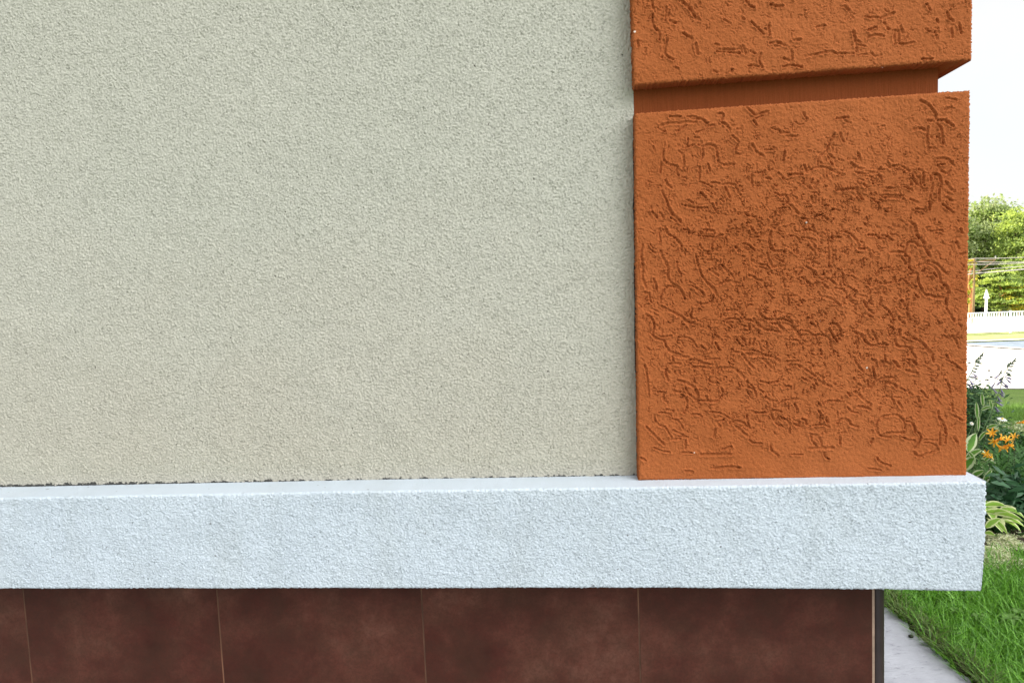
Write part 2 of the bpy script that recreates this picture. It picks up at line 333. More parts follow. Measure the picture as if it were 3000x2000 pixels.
STROKES = """1944,439 1941,456 1946,472 1960,482 1978,486 1985,490
1989,444 2001,456 2003,477 2001,492
2059,431 2072,425 2087,426 2097,433 2101,454 2105,479 2105,487
2058,436 2059,454 2054,467
1983,490 1983,507 1989,515
2085,536 2100,536 2115,541 2138,538 2154,546 2160,561 2169,571
2124,548 2129,561 2138,579
2049,534 2069,539 2085,548
1952,589 1957,604 1967,625 1983,640 1993,650
1939,561 1952,589
1949,528 1957,543 1967,551
2203,423 2211,439 2222,450 2235,456
2145,398 2156,408 2165,418
2160,423 2154,439
2103,334 2118,334 2114,352
2115,359 2131,370 2138,380
1934,370 1957,362 1993,361 2008,358 2039,358
1927,375 1937,382 1947,386
1983,385 1998,377 2008,367
2039,388 2062,382 2074,370 2092,367
2187,316 2202,329 2210,337
2215,337 2248,328
2215,347 2235,339
2207,354 2215,365
2263,377 2281,382 2289,390 2309,389
2304,400 2332,400
2299,444 2294,472
2240,439 2266,439
2074,482 2080,502
2049,490 2048,523
2212,507 2233,505 2240,500
2243,521 2258,525
2281,507 2295,523
2309,513 2350,510
2202,513 2202,536
2271,564 2284,572
2286,574 2299,572 2309,584 2304,597
2317,602 2340,627
2281,612 2304,609
2182,625 2199,636 2215,635
2008,604 2039,609 2072,609
2087,597 2095,615 2105,627
2110,584 2120,592
2052,564 2067,579
2069,556 2085,566
2016,587 2029,594
1911,622 1924,638
1932,622 1944,638
1965,638 1980,648
2120,484 2151,482
2034,403 2049,405
2008,433 2034,423
1937,477 1934,505
2013,342 2039,342
1962,342 1993,342
2029,349 2054,349 2072,362
2697,296 2715,306 2728,319 2740,337 2740,349
2717,354 2735,357
2748,354 2768,354 2784,365 2791,370
2677,380 2699,377 2710,385
2717,372 2715,403 2717,423 2719,439
2743,362 2756,377 2761,403 2763,423
2720,433 2743,436
2444,393 2432,413 2423,439 2427,451 2442,464
2461,390 2465,405 2472,416
2419,444 2398,462 2395,484
2365,502 2391,491 2414,490 2432,497 2447,505 2460,511 2472,513
2424,456 2432,472 2439,482
2748,467 2768,464 2784,472 2794,484
2748,484 2758,500 2773,509 2784,500
2756,482 2768,482
2728,515 2740,510 2753,518 2756,530
2726,515 2728,528
2733,538 2726,566 2722,592 2724,615
2758,536 2751,561 2751,589
2771,533 2776,546 2794,561
2674,513 2677,528 2687,541
2692,497 2702,500
2692,520 2699,541
2705,505 2705,536
2493,479 2508,490 2523,495
2508,505 2534,511 2559,505
2534,515 2554,519
2574,513 2582,523
2552,528 2557,538
2452,558 2483,555 2501,553
2508,551 2513,566 2526,584
2592,579 2618,578 2646,583
2597,551 2620,553
2648,546 2671,558
2595,571 2646,574
2381,525 2376,536
2350,533 2373,551
2396,533 2386,548
2378,576 2379,589 2388,597
2409,599 2427,604
2439,612 2460,617
2386,635 2406,630 2424,643
2350,638 2365,645
2452,348 2483,344
2353,331 2363,349
2513,451 2518,469
2773,579 2789,589
2763,599 2796,625
2355,484 2365,505
2595,482 2610,492
2615,487 2628,487
2654,495 2664,502
2569,505 2580,490
2666,525 2669,541
2682,612 2707,615
2529,541 2539,548
2666,584 2687,594
2771,288 2799,293
2768,321 2786,317
1952,673 1957,686 1975,696 1988,709 1997,722
1932,671 1932,691 1935,709
1934,732 1939,750 1952,775 1957,793 1955,806 1960,819 1970,831 1990,843
1983,768 1985,788 1995,803
2039,747 2044,773 2054,803 2069,826 2085,842 2100,864
1883,717 1878,742 1883,783 1882,813 1893,842
1914,816 1921,834 1924,847
2049,717 2059,732 2072,737 2085,737
2003,671 2016,673 2018,686
2087,737 2087,711 2105,691 2115,688
2105,836 2115,829 2143,822
2148,829 2166,829
2092,842 2101,864
2090,864 2087,880 2072,889 2049,891
2029,839 2046,847 2062,862
1939,898 1962,910 1985,921 2001,931 2013,944 2034,946
1934,885 1937,864 1947,847 1962,839 1993,849 2006,875
1893,921 1911,936 1916,961 1911,979 1924,992 1944,997 1952,1015 1965,1030 1993,1040
2029,905 2023,926 2034,936
1988,989 2008,989 2026,995 2039,1012
2128,910 2154,908 2171,918 2182,931
2184,936 2205,941 2225,956 2248,967 2268,969 2289,974 2294,964
2256,946 2279,951 2291,964
2225,954 2207,933
2120,941 2138,933 2164,936
2128,944 2146,956 2159,946
2136,944 2146,944
2225,905 2225,918 2243,933 2268,938 2294,935 2319,946
2294,946 2317,954 2335,972 2342,987
2258,678 2253,699 2258,724 2271,737 2299,736
2268,671 2279,655
2202,750 2199,760 2215,771 2248,778
2248,742 2253,762 2261,775
2271,755 2294,768
2263,783 2296,780
2177,714 2194,719 2210,734
2199,666 2207,678
2319,722 2332,719 2335,742
2324,727 2327,739
2194,807 2207,810 2217,819 2233,824 2245,842
2164,737 2156,724
2314,691 2332,694 2345,704
2194,951 2197,967
2164,949 2184,956
2169,967 2189,969
2092,979 2105,989
2087,982 2085,1007
2095,1005 2108,1025
2159,997 2174,1015
2171,987 2182,997
2197,992 2194,1012
2210,992 2205,1012
2054,1012 2067,1028
2199,1023 2228,1033
2233,1000 2248,1005 2245,1020
2319,995 2335,997 2347,1010
2003,951 1993,956
1901,864 1909,887
1888,857 1901,859
1937,987 1967,984
2062,673 2090,678
2049,691 2090,695
2059,750 2044,752
2072,762 2087,762
2067,742 2082,747
2309,872 2312,893
2302,867 2335,867 2342,877
2251,859 2263,872
2138,870 2143,877
2115,775 2126,791
2294,819 2299,839
2080,791 2105,808
2350,676 2373,673 2391,681 2404,694 2407,714
2350,696 2373,699 2388,704
2376,706 2388,722
2365,717 2383,734 2391,747
2434,696 2434,722 2439,742 2437,768
2427,704 2427,742 2429,783
2439,695 2462,696
2465,678 2488,683 2503,699 2513,711 2516,729 2539,728
2544,688 2567,691 2580,701
2595,691 2615,704
2664,650 2677,660 2682,683 2692,696 2707,714
2661,709 2679,711 2692,722 2707,724 2715,739 2725,752
2659,711 2651,737 2654,750
2651,750 2664,755 2662,780 2674,793
2687,780 2707,773 2730,778 2745,793 2753,813 2753,829
2671,803 2687,802 2689,824 2697,844 2705,859 2717,867
2720,864 2748,872 2768,870 2779,854 2771,839 2758,831
2717,765 2743,773 2758,788 2773,803
2735,798 2745,813
2552,816 2544,826 2552,839 2559,829
2567,803 2580,788 2605,783
2618,813 2623,824 2595,831 2590,824
2633,824 2646,819 2659,831
2401,867 2424,872 2444,880 2460,895
2447,844 2470,849 2478,864 2485,880 2511,893
2414,813 2432,819 2449,834
2472,834 2493,844 2508,854
2455,788 2470,803 2470,829
2411,793 2416,808
2495,808 2508,816
2518,864 2539,870
2409,829 2427,847
2531,882 2539,900 2557,918
2580,872 2577,893
2587,898 2605,913 2618,938
2633,885 2636,900
2641,880 2651,898
2661,885 2656,905
2633,928 2636,938 2648,946
2656,916 2660,923
2350,969 2370,972 2386,984
2386,984 2406,981 2429,992 2433,1012
2434,949 2449,949 2460,964 2462,984
2429,964 2439,982 2452,1000
2503,972 2523,982 2534,997 2549,1012 2567,1012
2541,967 2544,982 2559,995
2554,967 2564,984 2569,1000
2572,1007 2600,1010
2620,995 2631,1015 2666,1018 2671,1033
2674,989 2702,1005 2717,1023 2733,1038
2789,982 2802,1002 2809,1020
2814,745 2835,743
2814,671 2819,683
2802,709 2807,722
2350,813 2373,831
2396,813 2411,819
2608,739 2646,739
2773,875 2773,895
2603,954 2620,964
2636,964 2636,982
2376,944 2388,956
2666,936 2682,941
2682,864 2689,872
2539,921 2552,928
2771,900 2784,921 2794,941
2646,989 2659,997
2376,765 2398,773
2641,755 2656,775
2363,783 2381,793 2386,813
1955,1020 1967,1035 1988,1044 2016,1046
1949,1074 1962,1065 1993,1066
1952,1081 1949,1094 1957,1114
1888,1068 1895,1097 1898,1130 1901,1155
1985,1114 2003,1119 2026,1130 2039,1142 2044,1163 2039,1173
2008,1137 2016,1150 2029,1163 2039,1171
2041,1174 2069,1174 2095,1176 2108,1168 2118,1153 2113,1137
2067,1160 2074,1171
2080,1104 2077,1114 2090,1122 2103,1121
2085,1094 2095,1081 2126,1077 2151,1080 2166,1091 2179,1107
1927,1148 1947,1150
1972,1145 1993,1148
1998,1155 2011,1171 2012,1193 2003,1209
1952,1199 1972,1204
1929,1209 1947,1209 1965,1216
1916,1216 1918,1229 1929,1244 1947,1250
1970,1227 1988,1234 2001,1255
2080,1206 2103,1208 2120,1214 2136,1224
2100,1234 2120,1229
2100,1237 2110,1250
2138,1239 2156,1232 2179,1239 2189,1250
2151,1244 2169,1260 2187,1275
2026,1213 2046,1214 2055,1219
2095,1257 2090,1278
1893,1250 1909,1267 1927,1285 1944,1301
1916,1311 1939,1321 1962,1324
1952,1255 1960,1270 1967,1280
1972,1260 2013,1280
1988,1278 2013,1280
1965,1288 1993,1285
2194,1288 2205,1296 2230,1298
2054,1331 2087,1331 2143,1330
2115,1316 2141,1308
2174,1038 2187,1056 2207,1079
2151,1031 2171,1033
2187,1035 2212,1040 2233,1039 2266,1046 2284,1058
2233,1051 2251,1066 2258,1076
2304,1058 2350,1058
2309,1071 2330,1068 2350,1076
2189,1114 2192,1132 2210,1142 2215,1160
2187,1142 2194,1155
2243,1163 2258,1173 2273,1174
2279,1183 2299,1173 2335,1168
2279,1222 2271,1237 2284,1247
2281,1219 2299,1227 2314,1242 2312,1267
2215,1209 2248,1208 2268,1201 2289,1206
2202,1204 2212,1210
2332,1232 2342,1237 2337,1247 2327,1242
2225,1142 2235,1148
2228,1117 2256,1122 2294,1112
2220,1234 2235,1237
2258,1214 2268,1232
2189,1214 2189,1234 2197,1255
2258,1301 2258,1316 2279,1334
2294,1135 2307,1130 2317,1132
2327,1183 2335,1199
1993,1165 2013,1163
1944,1155 1944,1171 1955,1178
2023,1053 2054,1058
2049,1074 2080,1079
2067,1053 2108,1051
2054,1063 2087,1068
2029,1076 2044,1076
1970,1043 1972,1058
2319,1331 2350,1331
1878,1341 1891,1349
2008,1290 2008,1313
1998,1325 2026,1326
2092,1372 2131,1367 2166,1369
2008,1380 2029,1382
2569,1257 2567,1239 2580,1222 2603,1216 2628,1216 2643,1227 2651,1242
2564,1250 2569,1267 2585,1278 2608,1280
2597,1267 2623,1267 2648,1266
2656,1234 2669,1237 2679,1252 2679,1265
2651,1255 2651,1242
2687,1265 2697,1275 2694,1293 2679,1311
2643,1280 2661,1288 2679,1289
2707,1290 2722,1288 2745,1290
2707,1296 2728,1298 2743,1306 2748,1318
2677,1324 2689,1336 2702,1334 2710,1330 2728,1326 2743,1318
2748,1204 2751,1224 2758,1244 2753,1270 2753,1303
2756,1229 2768,1250 2771,1270
2771,1278 2768,1296
2789,1183 2791,1204
2789,1216 2807,1224 2819,1232
2557,1076 2562,1102 2562,1114 2552,1135
2554,1053 2567,1061 2567,1074
2564,1117 2587,1107 2620,1107
2595,1122 2618,1125 2626,1135
2638,1137 2656,1145 2671,1155
2503,1048 2511,1068 2529,1089
2501,1107 2506,1117
2516,1125 2529,1137
2541,1114 2546,1135
2452,1242 2457,1232 2475,1227 2488,1234 2493,1244 2513,1250
2465,1267 2475,1265
2460,1280 2460,1298
2376,1275 2378,1290 2393,1308
2378,1273 2393,1275 2404,1290 2406,1306
2370,1313 2404,1312 2439,1310
2414,1324 2416,1336 2427,1344
2398,1204 2404,1214 2401,1237
2421,1222 2424,1237
2381,1247 2409,1244 2429,1250
2350,1227 2360,1232 2363,1244
2712,1023 2728,1040 2735,1061
2666,1023 2682,1048
2781,1058 2799,1068 2817,1084
2592,1040 2595,1058 2608,1068
2618,1058 2633,1076
2656,1053 2674,1056 2684,1068
2656,1086 2687,1094
2404,1023 2406,1038
2434,1023 2452,1033
2569,1341 2580,1354 2608,1364
2552,1296 2557,1285
2620,1163 2638,1165
2587,1163 2608,1163 2618,1176
2631,1178 2641,1193
2503,1148 2513,1153 2534,1173 2549,1183
2483,1150 2490,1160
2513,1191 2534,1193 2549,1199
2483,1193 2495,1206 2513,1209
2358,1081 2388,1102
2368,1061 2386,1074
2401,1117 2432,1132
2411,1183 2429,1174 2470,1176
2740,1142 2753,1163
2771,1112 2781,1132 2784,1150
2794,1280 2804,1296
2689,1163 2694,1178
2699,1145 2717,1165
2391,1094 2411,1107
2350,1107 2368,1117
2544,1372 2580,1377
1912,43 1912,68 1920,85 1931,96 1932,117
1907,0 1914,26
1944,119 1946,136 1938,168
1954,115 1950,132 1948,157 1958,168 1971,176
1990,0 2012,17 2024,30 2035,47 2046,57
1952,23 1950,43 1948,60
1961,32 1956,47
1963,62 1980,68
2001,98 2014,106 2026,113
2037,130 2041,145 2043,159
2107,145 2143,146 2171,143
2101,151 2137,153 2169,157
2177,136 2184,157
2171,138 2175,153
2120,58 2131,64 2139,70
2201,64 2214,77 2224,87 2237,100
2184,0 2194,15 2209,23
2258,13 2273,19 2292,19
2228,157 2224,176 2233,198
2192,193 2207,192 2224,196
2252,72 2252,89 2254,104
2241,85 2245,89
2256,128 2277,125
2277,125 2301,134
2318,147 2321,176
2296,172 2313,179
2090,208 2101,213
1978,198 1986,204
2094,130 2105,132
2294,196 2318,191 2350,196
2326,119 2345,117
2173,51 2180,57
2269,136 2284,136
1867,121 1869,136
2145,206 2143,210
2199,149 2211,157
2499,94 2503,111 2507,132 2508,151
2359,166 2393,159 2431,152 2448,157 2473,158 2501,157
2533,49 2550,52 2571,51
2580,55 2597,47 2618,38
2624,91 2620,111 2623,128
2633,91 2633,119
2635,128 2656,129 2677,125
2590,66 2597,79 2605,87
2543,111 2563,104 2588,106
2514,132 2533,136
2512,119 2518,125
2390,81 2416,75
2475,19 2488,32
2714,13 2724,30
2775,36 2779,51 2792,62
2788,83 2790,111
2739,94 2745,115
2711,85 2728,96
2809,70 2816,98
2639,79 2645,96
2701,173 2731,173
2741,83 2748,84
2543,91 2567,79
2743,57 2748,66"""

def carve(Hm, x0, z0, st, strokes):
    """cut worm-like furrows with a pushed-up lip into height map Hm (metres)"""
    ny,nx=Hm.shape
    wob=band(ny,nx,5,14,seed=91)*0.16
    deep=np.zeros_like(Hm); lip=np.zeros_like(Hm)
    dv=band(ny,nx,8,40,seed=55)
    for pts,wd,dp in strokes:
        mdist=None
        p=np.array(pts); lo=p.min(0)-0.012; hi=p.max(0)+0.012
        i0=max(0,int((lo[0]-x0)/st)); i1=min(nx,int((hi[0]-x0)/st)+2)
        j0=max(0,int((lo[1]-z0)/st)); j1=min(ny,int((hi[1]-z0)/st)+2)
        if i1<=i0 or j1<=j0: continue
        X=(x0+st*np.arange(i0,i1))[None,:]; Z=(z0+st*np.arange(j0,j1))[:,None]
        md=np.full((j1-j0,i1-i0),9.0)
        for a,b in zip(p[:-1],p[1:]):
            d=b-a; L=max(1e-9,float(d@d)); t=np.clip(((X-a[0])*d[0]+(Z-a[1])*d[1])/L,0,1)
            md=np.minimum(md, np.hypot(X-a[0]-t*d[0], Z-a[1]-t*d[1]))
        md=md*(1+wob[j0:j1,i0:i1])
        k=np.exp(-(md/wd)**2.2)*dp*np.clip(1+0.25*dv[j0:j1,i0:i1],0.15,2)
        l=np.exp(-((md-1.9*wd)/(0.75*wd))**2)*dp*0.55*(1+0.5*dv[j0:j1,i0:i1])
        deep[j0:j1,i0:i1]=np.maximum(deep[j0:j1,i0:i1],k)
        lip[j0:j1,i0:i1]=np.maximum(lip[j0:j1,i0:i1],l)
    return Hm-deep+lip*np.clip(1-deep/0.0012,0,1)

def smooth_poly(p, n=4):
    """Catmull-Rom through the traced points"""
    p=np.array(p)
    if len(p)<3: return p
    q=np.vstack([2*p[0]-p[1],p,2*p[-1]-p[-2]]); out=[]
    for i in range(1,len(q)-2):
        for k in range(n):
            t=k/n; out.append(0.5*((2*q[i])+(-q[i-1]+q[i+1])*t+(2*q[i-1]-5*q[i]+4*q[i+1]-q[i+2])*t*t+(-q[i-1]+3*q[i]-3*q[i+1]+q[i+2])*t**3))
    out.append(p[-1]); return np.array(out)

def traced():
    out=[]
    for l in STROKES.split('\n'):
        pts=[tuple(map(int,a.split(','))) for a in l.split()]
        wp=[P(x,y,0.0) for x,y in pts]; wp=[(q[0],q[2]) for q in wp]
        L=sum(math.dist(a,b) for a,b in zip(wp[:-1],wp[1:]))
        out.append((smooth_poly(wp), random.uniform(0.0013,0.0018)*(1.12 if L>0.035 else 1.0), random.uniform(0.0019,0.0027)))
    return out

def filler(n, box, dens, rnd, lmin=0.004, lmax=0.018):
    out=[]
    while len(out)<n:
        x=rnd.uniform(box[0],box[1]); z=rnd.uniform(box[2],box[3])
        if rnd.random()>dens(x,z): continue
        a=rnd.uniform(0,2*math.pi) if rnd.random()<0.5 else R(-45)+rnd.gauss(0,0.5); L=rnd.uniform(lmin,lmax); c=rnd.gauss(0,190)
        pts=[(x,z)]; k=5
        for i in range(k):
            x+=math.cos(a)*L/k; z+=math.sin(a)*L/k; a+=c*L/k; pts.append((x,z))
        out.append((np.array(pts), rnd.uniform(0.0010,0.0014), rnd.uniform(0.0009,0.0017)))
    return out

def grid_block(name, TL, TR, BR, BL, depth, Hfun, nu, nv, mats, parent, jit=0.0006, rr=0.004, us=None, y0=0.0, vs=None):
    """front face as a dense relief grid (outward = -Y) with sides running back to 'depth'"""
    us=np.linspace(0,1,nu) if us is None else us; nu=len(us); vs=np.linspace(0,1,nv) if vs is None else vs; nv=len(vs)
    U,V_=np.meshgrid(us,vs)
    TL,TR,BR,BL=[np.array(q,float) for q in (TL,TR,BR,BL)]
    b=(1-U)[...,None]*BL+U[...,None]*BR; t=(1-U)[...,None]*TL+U[...,None]*TR
    XZ=(1-V_)[...,None]*b+V_[...,None]*t
    X=XZ[...,0].copy(); Z=XZ[...,1].copy()
    H=Hfun(X,Z)
    ex=np.minimum(X-min(TL[0],BL[0]), max(TR[0],BR[0])-X)
    wL=(U*(TR[0]-TL[0])); wR=((1-U)*(TR[0]-TL[0])); wB=V_*(TL[1]-BL[1]); wT=(1-V_)*(TL[1]-BL[1])
    e=np.minimum(np.minimum(wL,wR),np.minimum(wB,wT)); k=np.clip((rr-e)/rr,0,1)
    drop=rr*(1-np.sqrt(np.clip(1-k*k,0,1)))*0.7
    jx=band(nv,nu,3,14,seed=13)*jit; jz=band(nv,nu,3,14,seed=17)*jit
    near=np.clip(1-e/0.006,0,1)
    X=X+jx*near; Z=Z+jz*near
    Y=y0-H*(1-0.6*k)+drop
    V=np.stack([X,Y,Z],-1).reshape(-1,3)
    idx=np.arange(nu*nv).reshape(nv,nu)
    q=np.stack([idx[:-1,:-1],idx[:-1,1:],idx[1:,1:],idx[1:,:-1]],-1).reshape(-1,4)
    loop=np.concatenate([idx[0,:], idx[1:,-1], idx[-1,-2::-1], idx[-2:0:-1,0]])
    rings=[loop]; VV=[V]; base=len(V)
    for dy in (0.006,0.02,depth):
        r=V[loop].copy(); r[:,1]=y0+dy
        VV.append(r); rings.append(np.arange(base,base+len(loop))); base+=len(loop)
    Q=[q]
    for a,c in zip(rings[:-1],rings[1:]):
        Q.append(np.stack([a,c,np.roll(c,-1),np.roll(a,-1)],-1))
    me=npmesh(name, np.vstack(VV), np.vstack(Q))
    o=link(name, me, mats, parent)
    return o

# ------------------------------------------------------------------ the house
XL=-7.0; XR=0.614; YB=9.6; HT=3.5
house=empty('house',(0,0,0),'plastered house corner, cream wall with orange corner blocks above a white ledge and brown tiles','house')
D_GR=0.035; D_CR=0.0315
# cream wall: dense relief where it is seen
ST=0.0016
def cream_wall():
    xs=np.concatenate([np.linspace(XL,-1.32,40)[:-1], np.arange(-1.32,0.099,ST)]); zs=np.concatenate([np.arange(1.10,2.10,ST), np.linspace(2.10,HT,30)[1:]])
    nx=len(np.arange(-1.32,0.099,ST)); nz=len(np.arange(1.10,2.10,ST))
    h=band(nz,nx,1.3,3.4,R(52),1.25,1)*0.00082+band(nz,nx,5,16,seed=2)*0.00016+band(nz,nx,60,200,seed=3)*0.0003
    H=np.zeros((len(zs),len(xs))); H[:nz,len(xs)-nx:]=h
    X,Z=np.meshgrid(xs,zs); V=np.stack([X,D_CR-H,Z],-1).reshape(-1,3)
    idx=np.arange(V.shape[0]).reshape(len(zs),len(xs))
    Q=np.stack([idx[:-1,:-1],idx[:-1,1:],idx[1:,1:],idx[1:,:-1]],-1).reshape(-1,4)
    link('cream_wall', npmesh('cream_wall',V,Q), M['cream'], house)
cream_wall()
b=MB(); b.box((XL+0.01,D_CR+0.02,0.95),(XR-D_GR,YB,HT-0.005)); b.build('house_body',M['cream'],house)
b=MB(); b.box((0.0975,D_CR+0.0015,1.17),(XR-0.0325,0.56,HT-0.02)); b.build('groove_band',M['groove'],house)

TR_=traced()
rnd=random.Random(5)
def dens_lo(x,z):
    u=(x-0.09)/0.52; v=(z-1.16)/0.61
    d=0.75*math.exp(-((u-0.45)/0.42)**2-((v-0.55)/0.25)**2)+0.10
    if v<0.13 or v>0.95: d*=0.12
    return min(1,d)
FL=filler(220,(0.095,0.608,1.17,1.765),dens_lo,rnd)
FU=filler(45,(0.10,0.605,1.83,2.1),lambda x,z:0.5+0.5*(z>1.9),rnd)+filler(420,(0.10,0.605,2.0,2.4),lambda x,z:1,rnd)
def loops(nz,nx,st,lo,hi,wd,seed,cover):
    """furrows that follow the level lines of a noise field, broken into pieces: curls and loops"""
    n=band(nz,nx,lo,hi,seed=seed); gy,gx=np.gradient(n); d=np.abs(n)/(np.hypot(gx,gy)+0.02)*st
    m=np.clip((band(nz,nx,14,45,seed=seed+1)-cover)*2.5,0,1)
    return (np.exp(-(d/wd)**2)-0.65*np.exp(-((d-2.0*wd)/(0.85*wd))**2))*m
def orange_height(x0,x1,z0,z1,strokes,seed,densf):
    st=0.00078; nx=int((x1-x0)/st)+1; nz=int((z1-z0)/st)+1
    XX,ZZ=np.meshgrid(np.linspace(x0,x1,nx),np.linspace(z0,z1,nz)); D=densf(XX,ZZ)
    h=band(nz,nx,1.8,5,seed=seed)*0.00017+band(nz,nx,8,30,seed=seed+1)*0.00020+band(nz,nx,80,300,seed=seed+2)*0.0005
    pit=band(nz,nx,3.0,8,seed=seed+3); loc=np.clip(band(nz,nx,50,180,seed=seed+4)*0.4+0.4,0.1,1.2)+D
    h=h-np.clip(pit-1.5,0,2)*0.0012*loc
    Dn=np.clip(D*(1+0.5*band(nz,nx,25,90,seed=seed+9)),0,1.4)
    h=h-loops(nz,nx,st,10,24,0.00125,seed+5,0.2)*0.00145*Dn-loops(nz,nx,st,14,36,0.00140,seed+7,0.2)*0.0017*Dn
    h=carve(h,x0,z0,st,strokes)
    def f(X,Z):
        i=np.clip((X-x0)/st,0,nx-1.001); j=np.clip((Z-z0)/st,0,nz-1.001)
        i0=i.astype(int); j0=j.astype(int); a=i-i0; c=j-j0
        return (h[j0,i0]*(1-a)+h[j0,i0+1]*a)*(1-c)+(h[j0+1,i0]*(1-a)+h[j0+1,i0+1]*a)*c
    return f
def dlo(X,Z):
    u=(X-0.09)/0.52; v=(Z-1.16)/0.61
    return (0.85*np.exp(-np.abs((u-0.5)/0.50)**3-np.abs((v-0.50)/0.36)**3)+0.30)*np.clip((v-0.04)/0.1,0.1,1)*np.clip((1.03-v)/0.08,0.3,1)
hl=orange_height(0.08,0.625,1.15,1.78,TR_+FL,21,dlo)
hu=orange_height(0.08,0.625,1.80,2.42,TR_+FU,41,lambda X,Z:0.30+0.5*np.clip((Z-1.88)/0.1,0,1))
ol=grid_block('corner_block',(0.096,1.770),(0.614,1.7715),(0.6135,1.1575),(0.0855,1.1590),0.55,hl,670,790,M['orange'],house)
ol['label']='lower orange block, standing on the white ledge'
ou=grid_block('corner_block',(0.096,2.42),(0.616,2.42),(0.616,1.8175),(0.096,1.8150),0.55,hu,670,0,M['orange'],house,vs=np.concatenate([np.linspace(0,0.27,214)[:-1],np.linspace(0.27,1,240)]))
ou['label']='upper orange block, above the recessed groove'
oz=grid_block('corner_block',(0.096,3.45),(0.616,3.45),(0.616,2.465),(0.096,2.465),0.55,lambda X,Z:np.zeros_like(X),20,30,M['orange'],house)

# white ledge
LY=-0.040
def ledge():
    xs=np.concatenate([np.linspace(XL-0.05,-1.35,40)[:-1], np.arange(-1.35,0.6235,ST),[0.6235]])
    zt=np.interp(xs,[-7,-1.06,-0.42,0.08,0.6235],[1.1545,1.1545,1.158,1.1585,1.1600]); zb=np.interp(xs,[-7,-1.06,-0.42,0.08,0.45,0.61,0.6235],[0.9845,0.9850,0.9862,0.9875,0.9850,0.9820,0.9820])
    nz=112; nx=len(xs)
    vs=np.linspace(0,1,nz)[:,None]; Z=zb[None,:]*(1-vs)+zt[None,:]*vs; X=np.repeat(xs[None,:],nz,0)
    # the end of the ledge leans in a little towards its lower corner
    X=X-np.clip((X-0.45)/0.17,0,1)*(1-vs)**2*0.007
    dense=np.clip((X+1.35)/0.02,0,1)
    h=(band(nz,nx,1.2,3.0,R(52),1.2,7)*0.00070+band(nz,nx,6,20,seed=8)*0.00020+band(nz,nx,60,200,seed=9)*0.0005)*dense
    dz=np.minimum(Z-zb[None,:],zt[None,:]-Z); dx=0.6235-X
    e=np.minimum(dz,np.maximum(dx,0)); rr=0.004; k=np.clip((rr-e)/rr,0,1); drop=rr*(1-np.sqrt(1-np.clip(k,0,1)**2))*0.8
    near=np.clip(1-e/0.006,0,1)*dense
    X=X+band(nz,nx,3,10,seed=12)*0.0006*near*(dx<0.01); Z=Z+band(nz,nx,2.5,9,seed=13)*0.00038*near
    V=np.stack([X,LY-h+drop,Z],-1).reshape(-1,3); idx=np.arange(nz*nx).reshape(nz,nx)
    Q=[np.stack([idx[:-1,:-1],idx[:-1,1:],idx[1:,1:],idx[1:,:-1]],-1).reshape(-1,4)]
    VV=[V]; base=len(V)
    # top, back to behind the wall: several rows with a slight relief
    prev=idx[-1]
    for y in (LY+0.008,LY+0.016,-0.014,-0.006,0.001,0.010,0.020,0.032,0.05):
        row=V[idx[-1]].copy(); row[:,2]=zt-0.0004; row[:,0]=xs; row[:,1]=y; row[:,2]+=np.interp(y,[LY,-0.01,0.03,0.05],[0,0.0005,0.001,0.001])
        VV.append(row); cur=np.arange(base,base+nx); base+=nx
        Q.append(np.stack([prev[:-1],prev[1:],cur[1:],cur[:-1]],-1)); prev=cur
    prev=idx[0]
    for y in (LY+0.01,0.30):
        row=V[idx[0]].copy(); row[:,1]=y; VV.append(row); cur=np.arange(base,base+nx); base+=nx
        Q.append(np.stack([cur[:-1],cur[1:],prev[1:],prev[:-1]],-1)); prev=cur
    # right-hand return along the side of the house
    col=idx[:,-1]; prev=col
    for y in (LY+0.006,LY+0.015,0.0,0.05,1.0,YB):
        row=V[col].copy(); row[:,1]=y; VV.append(row); cur=np.arange(base,base+nz); base+=nz
        Q.append(np.stack([prev[:-1],cur[:-1],cur[1:],prev[1:]],-1)); prev=cur
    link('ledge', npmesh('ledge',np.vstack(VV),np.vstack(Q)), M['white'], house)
ledge()
b=MB(); b.box((0.3,0.051,1.150),(0.6225,YB-0.01,1.1585)); b.box((0.3,0.301,0.987),(0.6140,YB-0.01,1.1499)); b.build('ledge',M['white'],house)

def joint_strip():  # thin dark strip of uneven width where the lower block meets the cream wall
    r=np.random.default_rng(8); z=np.linspace(1.1590,1.768,90); xr=np.interp(z,[1.159,1.770],[0.0858,0.0962]); wd=0.0007+0.0018*np.clip(np.interp(np.arange(90),np.arange(0,90,4),r.normal(0.25,0.45,23)),0,1)
    b=MB(); vs=[]
    for k in range(90): vs+=[(xr[k]-wd[k],D_CR-0.0012,z[k]),(xr[k]+0.002,D_CR-0.0012,z[k]),(xr[k]+0.002,D_CR+0.003,z[k]),(xr[k]-wd[k],D_CR+0.003,z[k])]
    fs=[(0,1,2,3),(359,358,357,356)]
    for k in range(89):
        for j in range(4): fs.append((k*4+j,k*4+4+j,k*4+4+(j+1)%4,k*4+(j+1)%4))
    b.add(vs,fs,sm=False); b.build('dark_joint_strip',M['joint_dark'],house)
joint_strip()
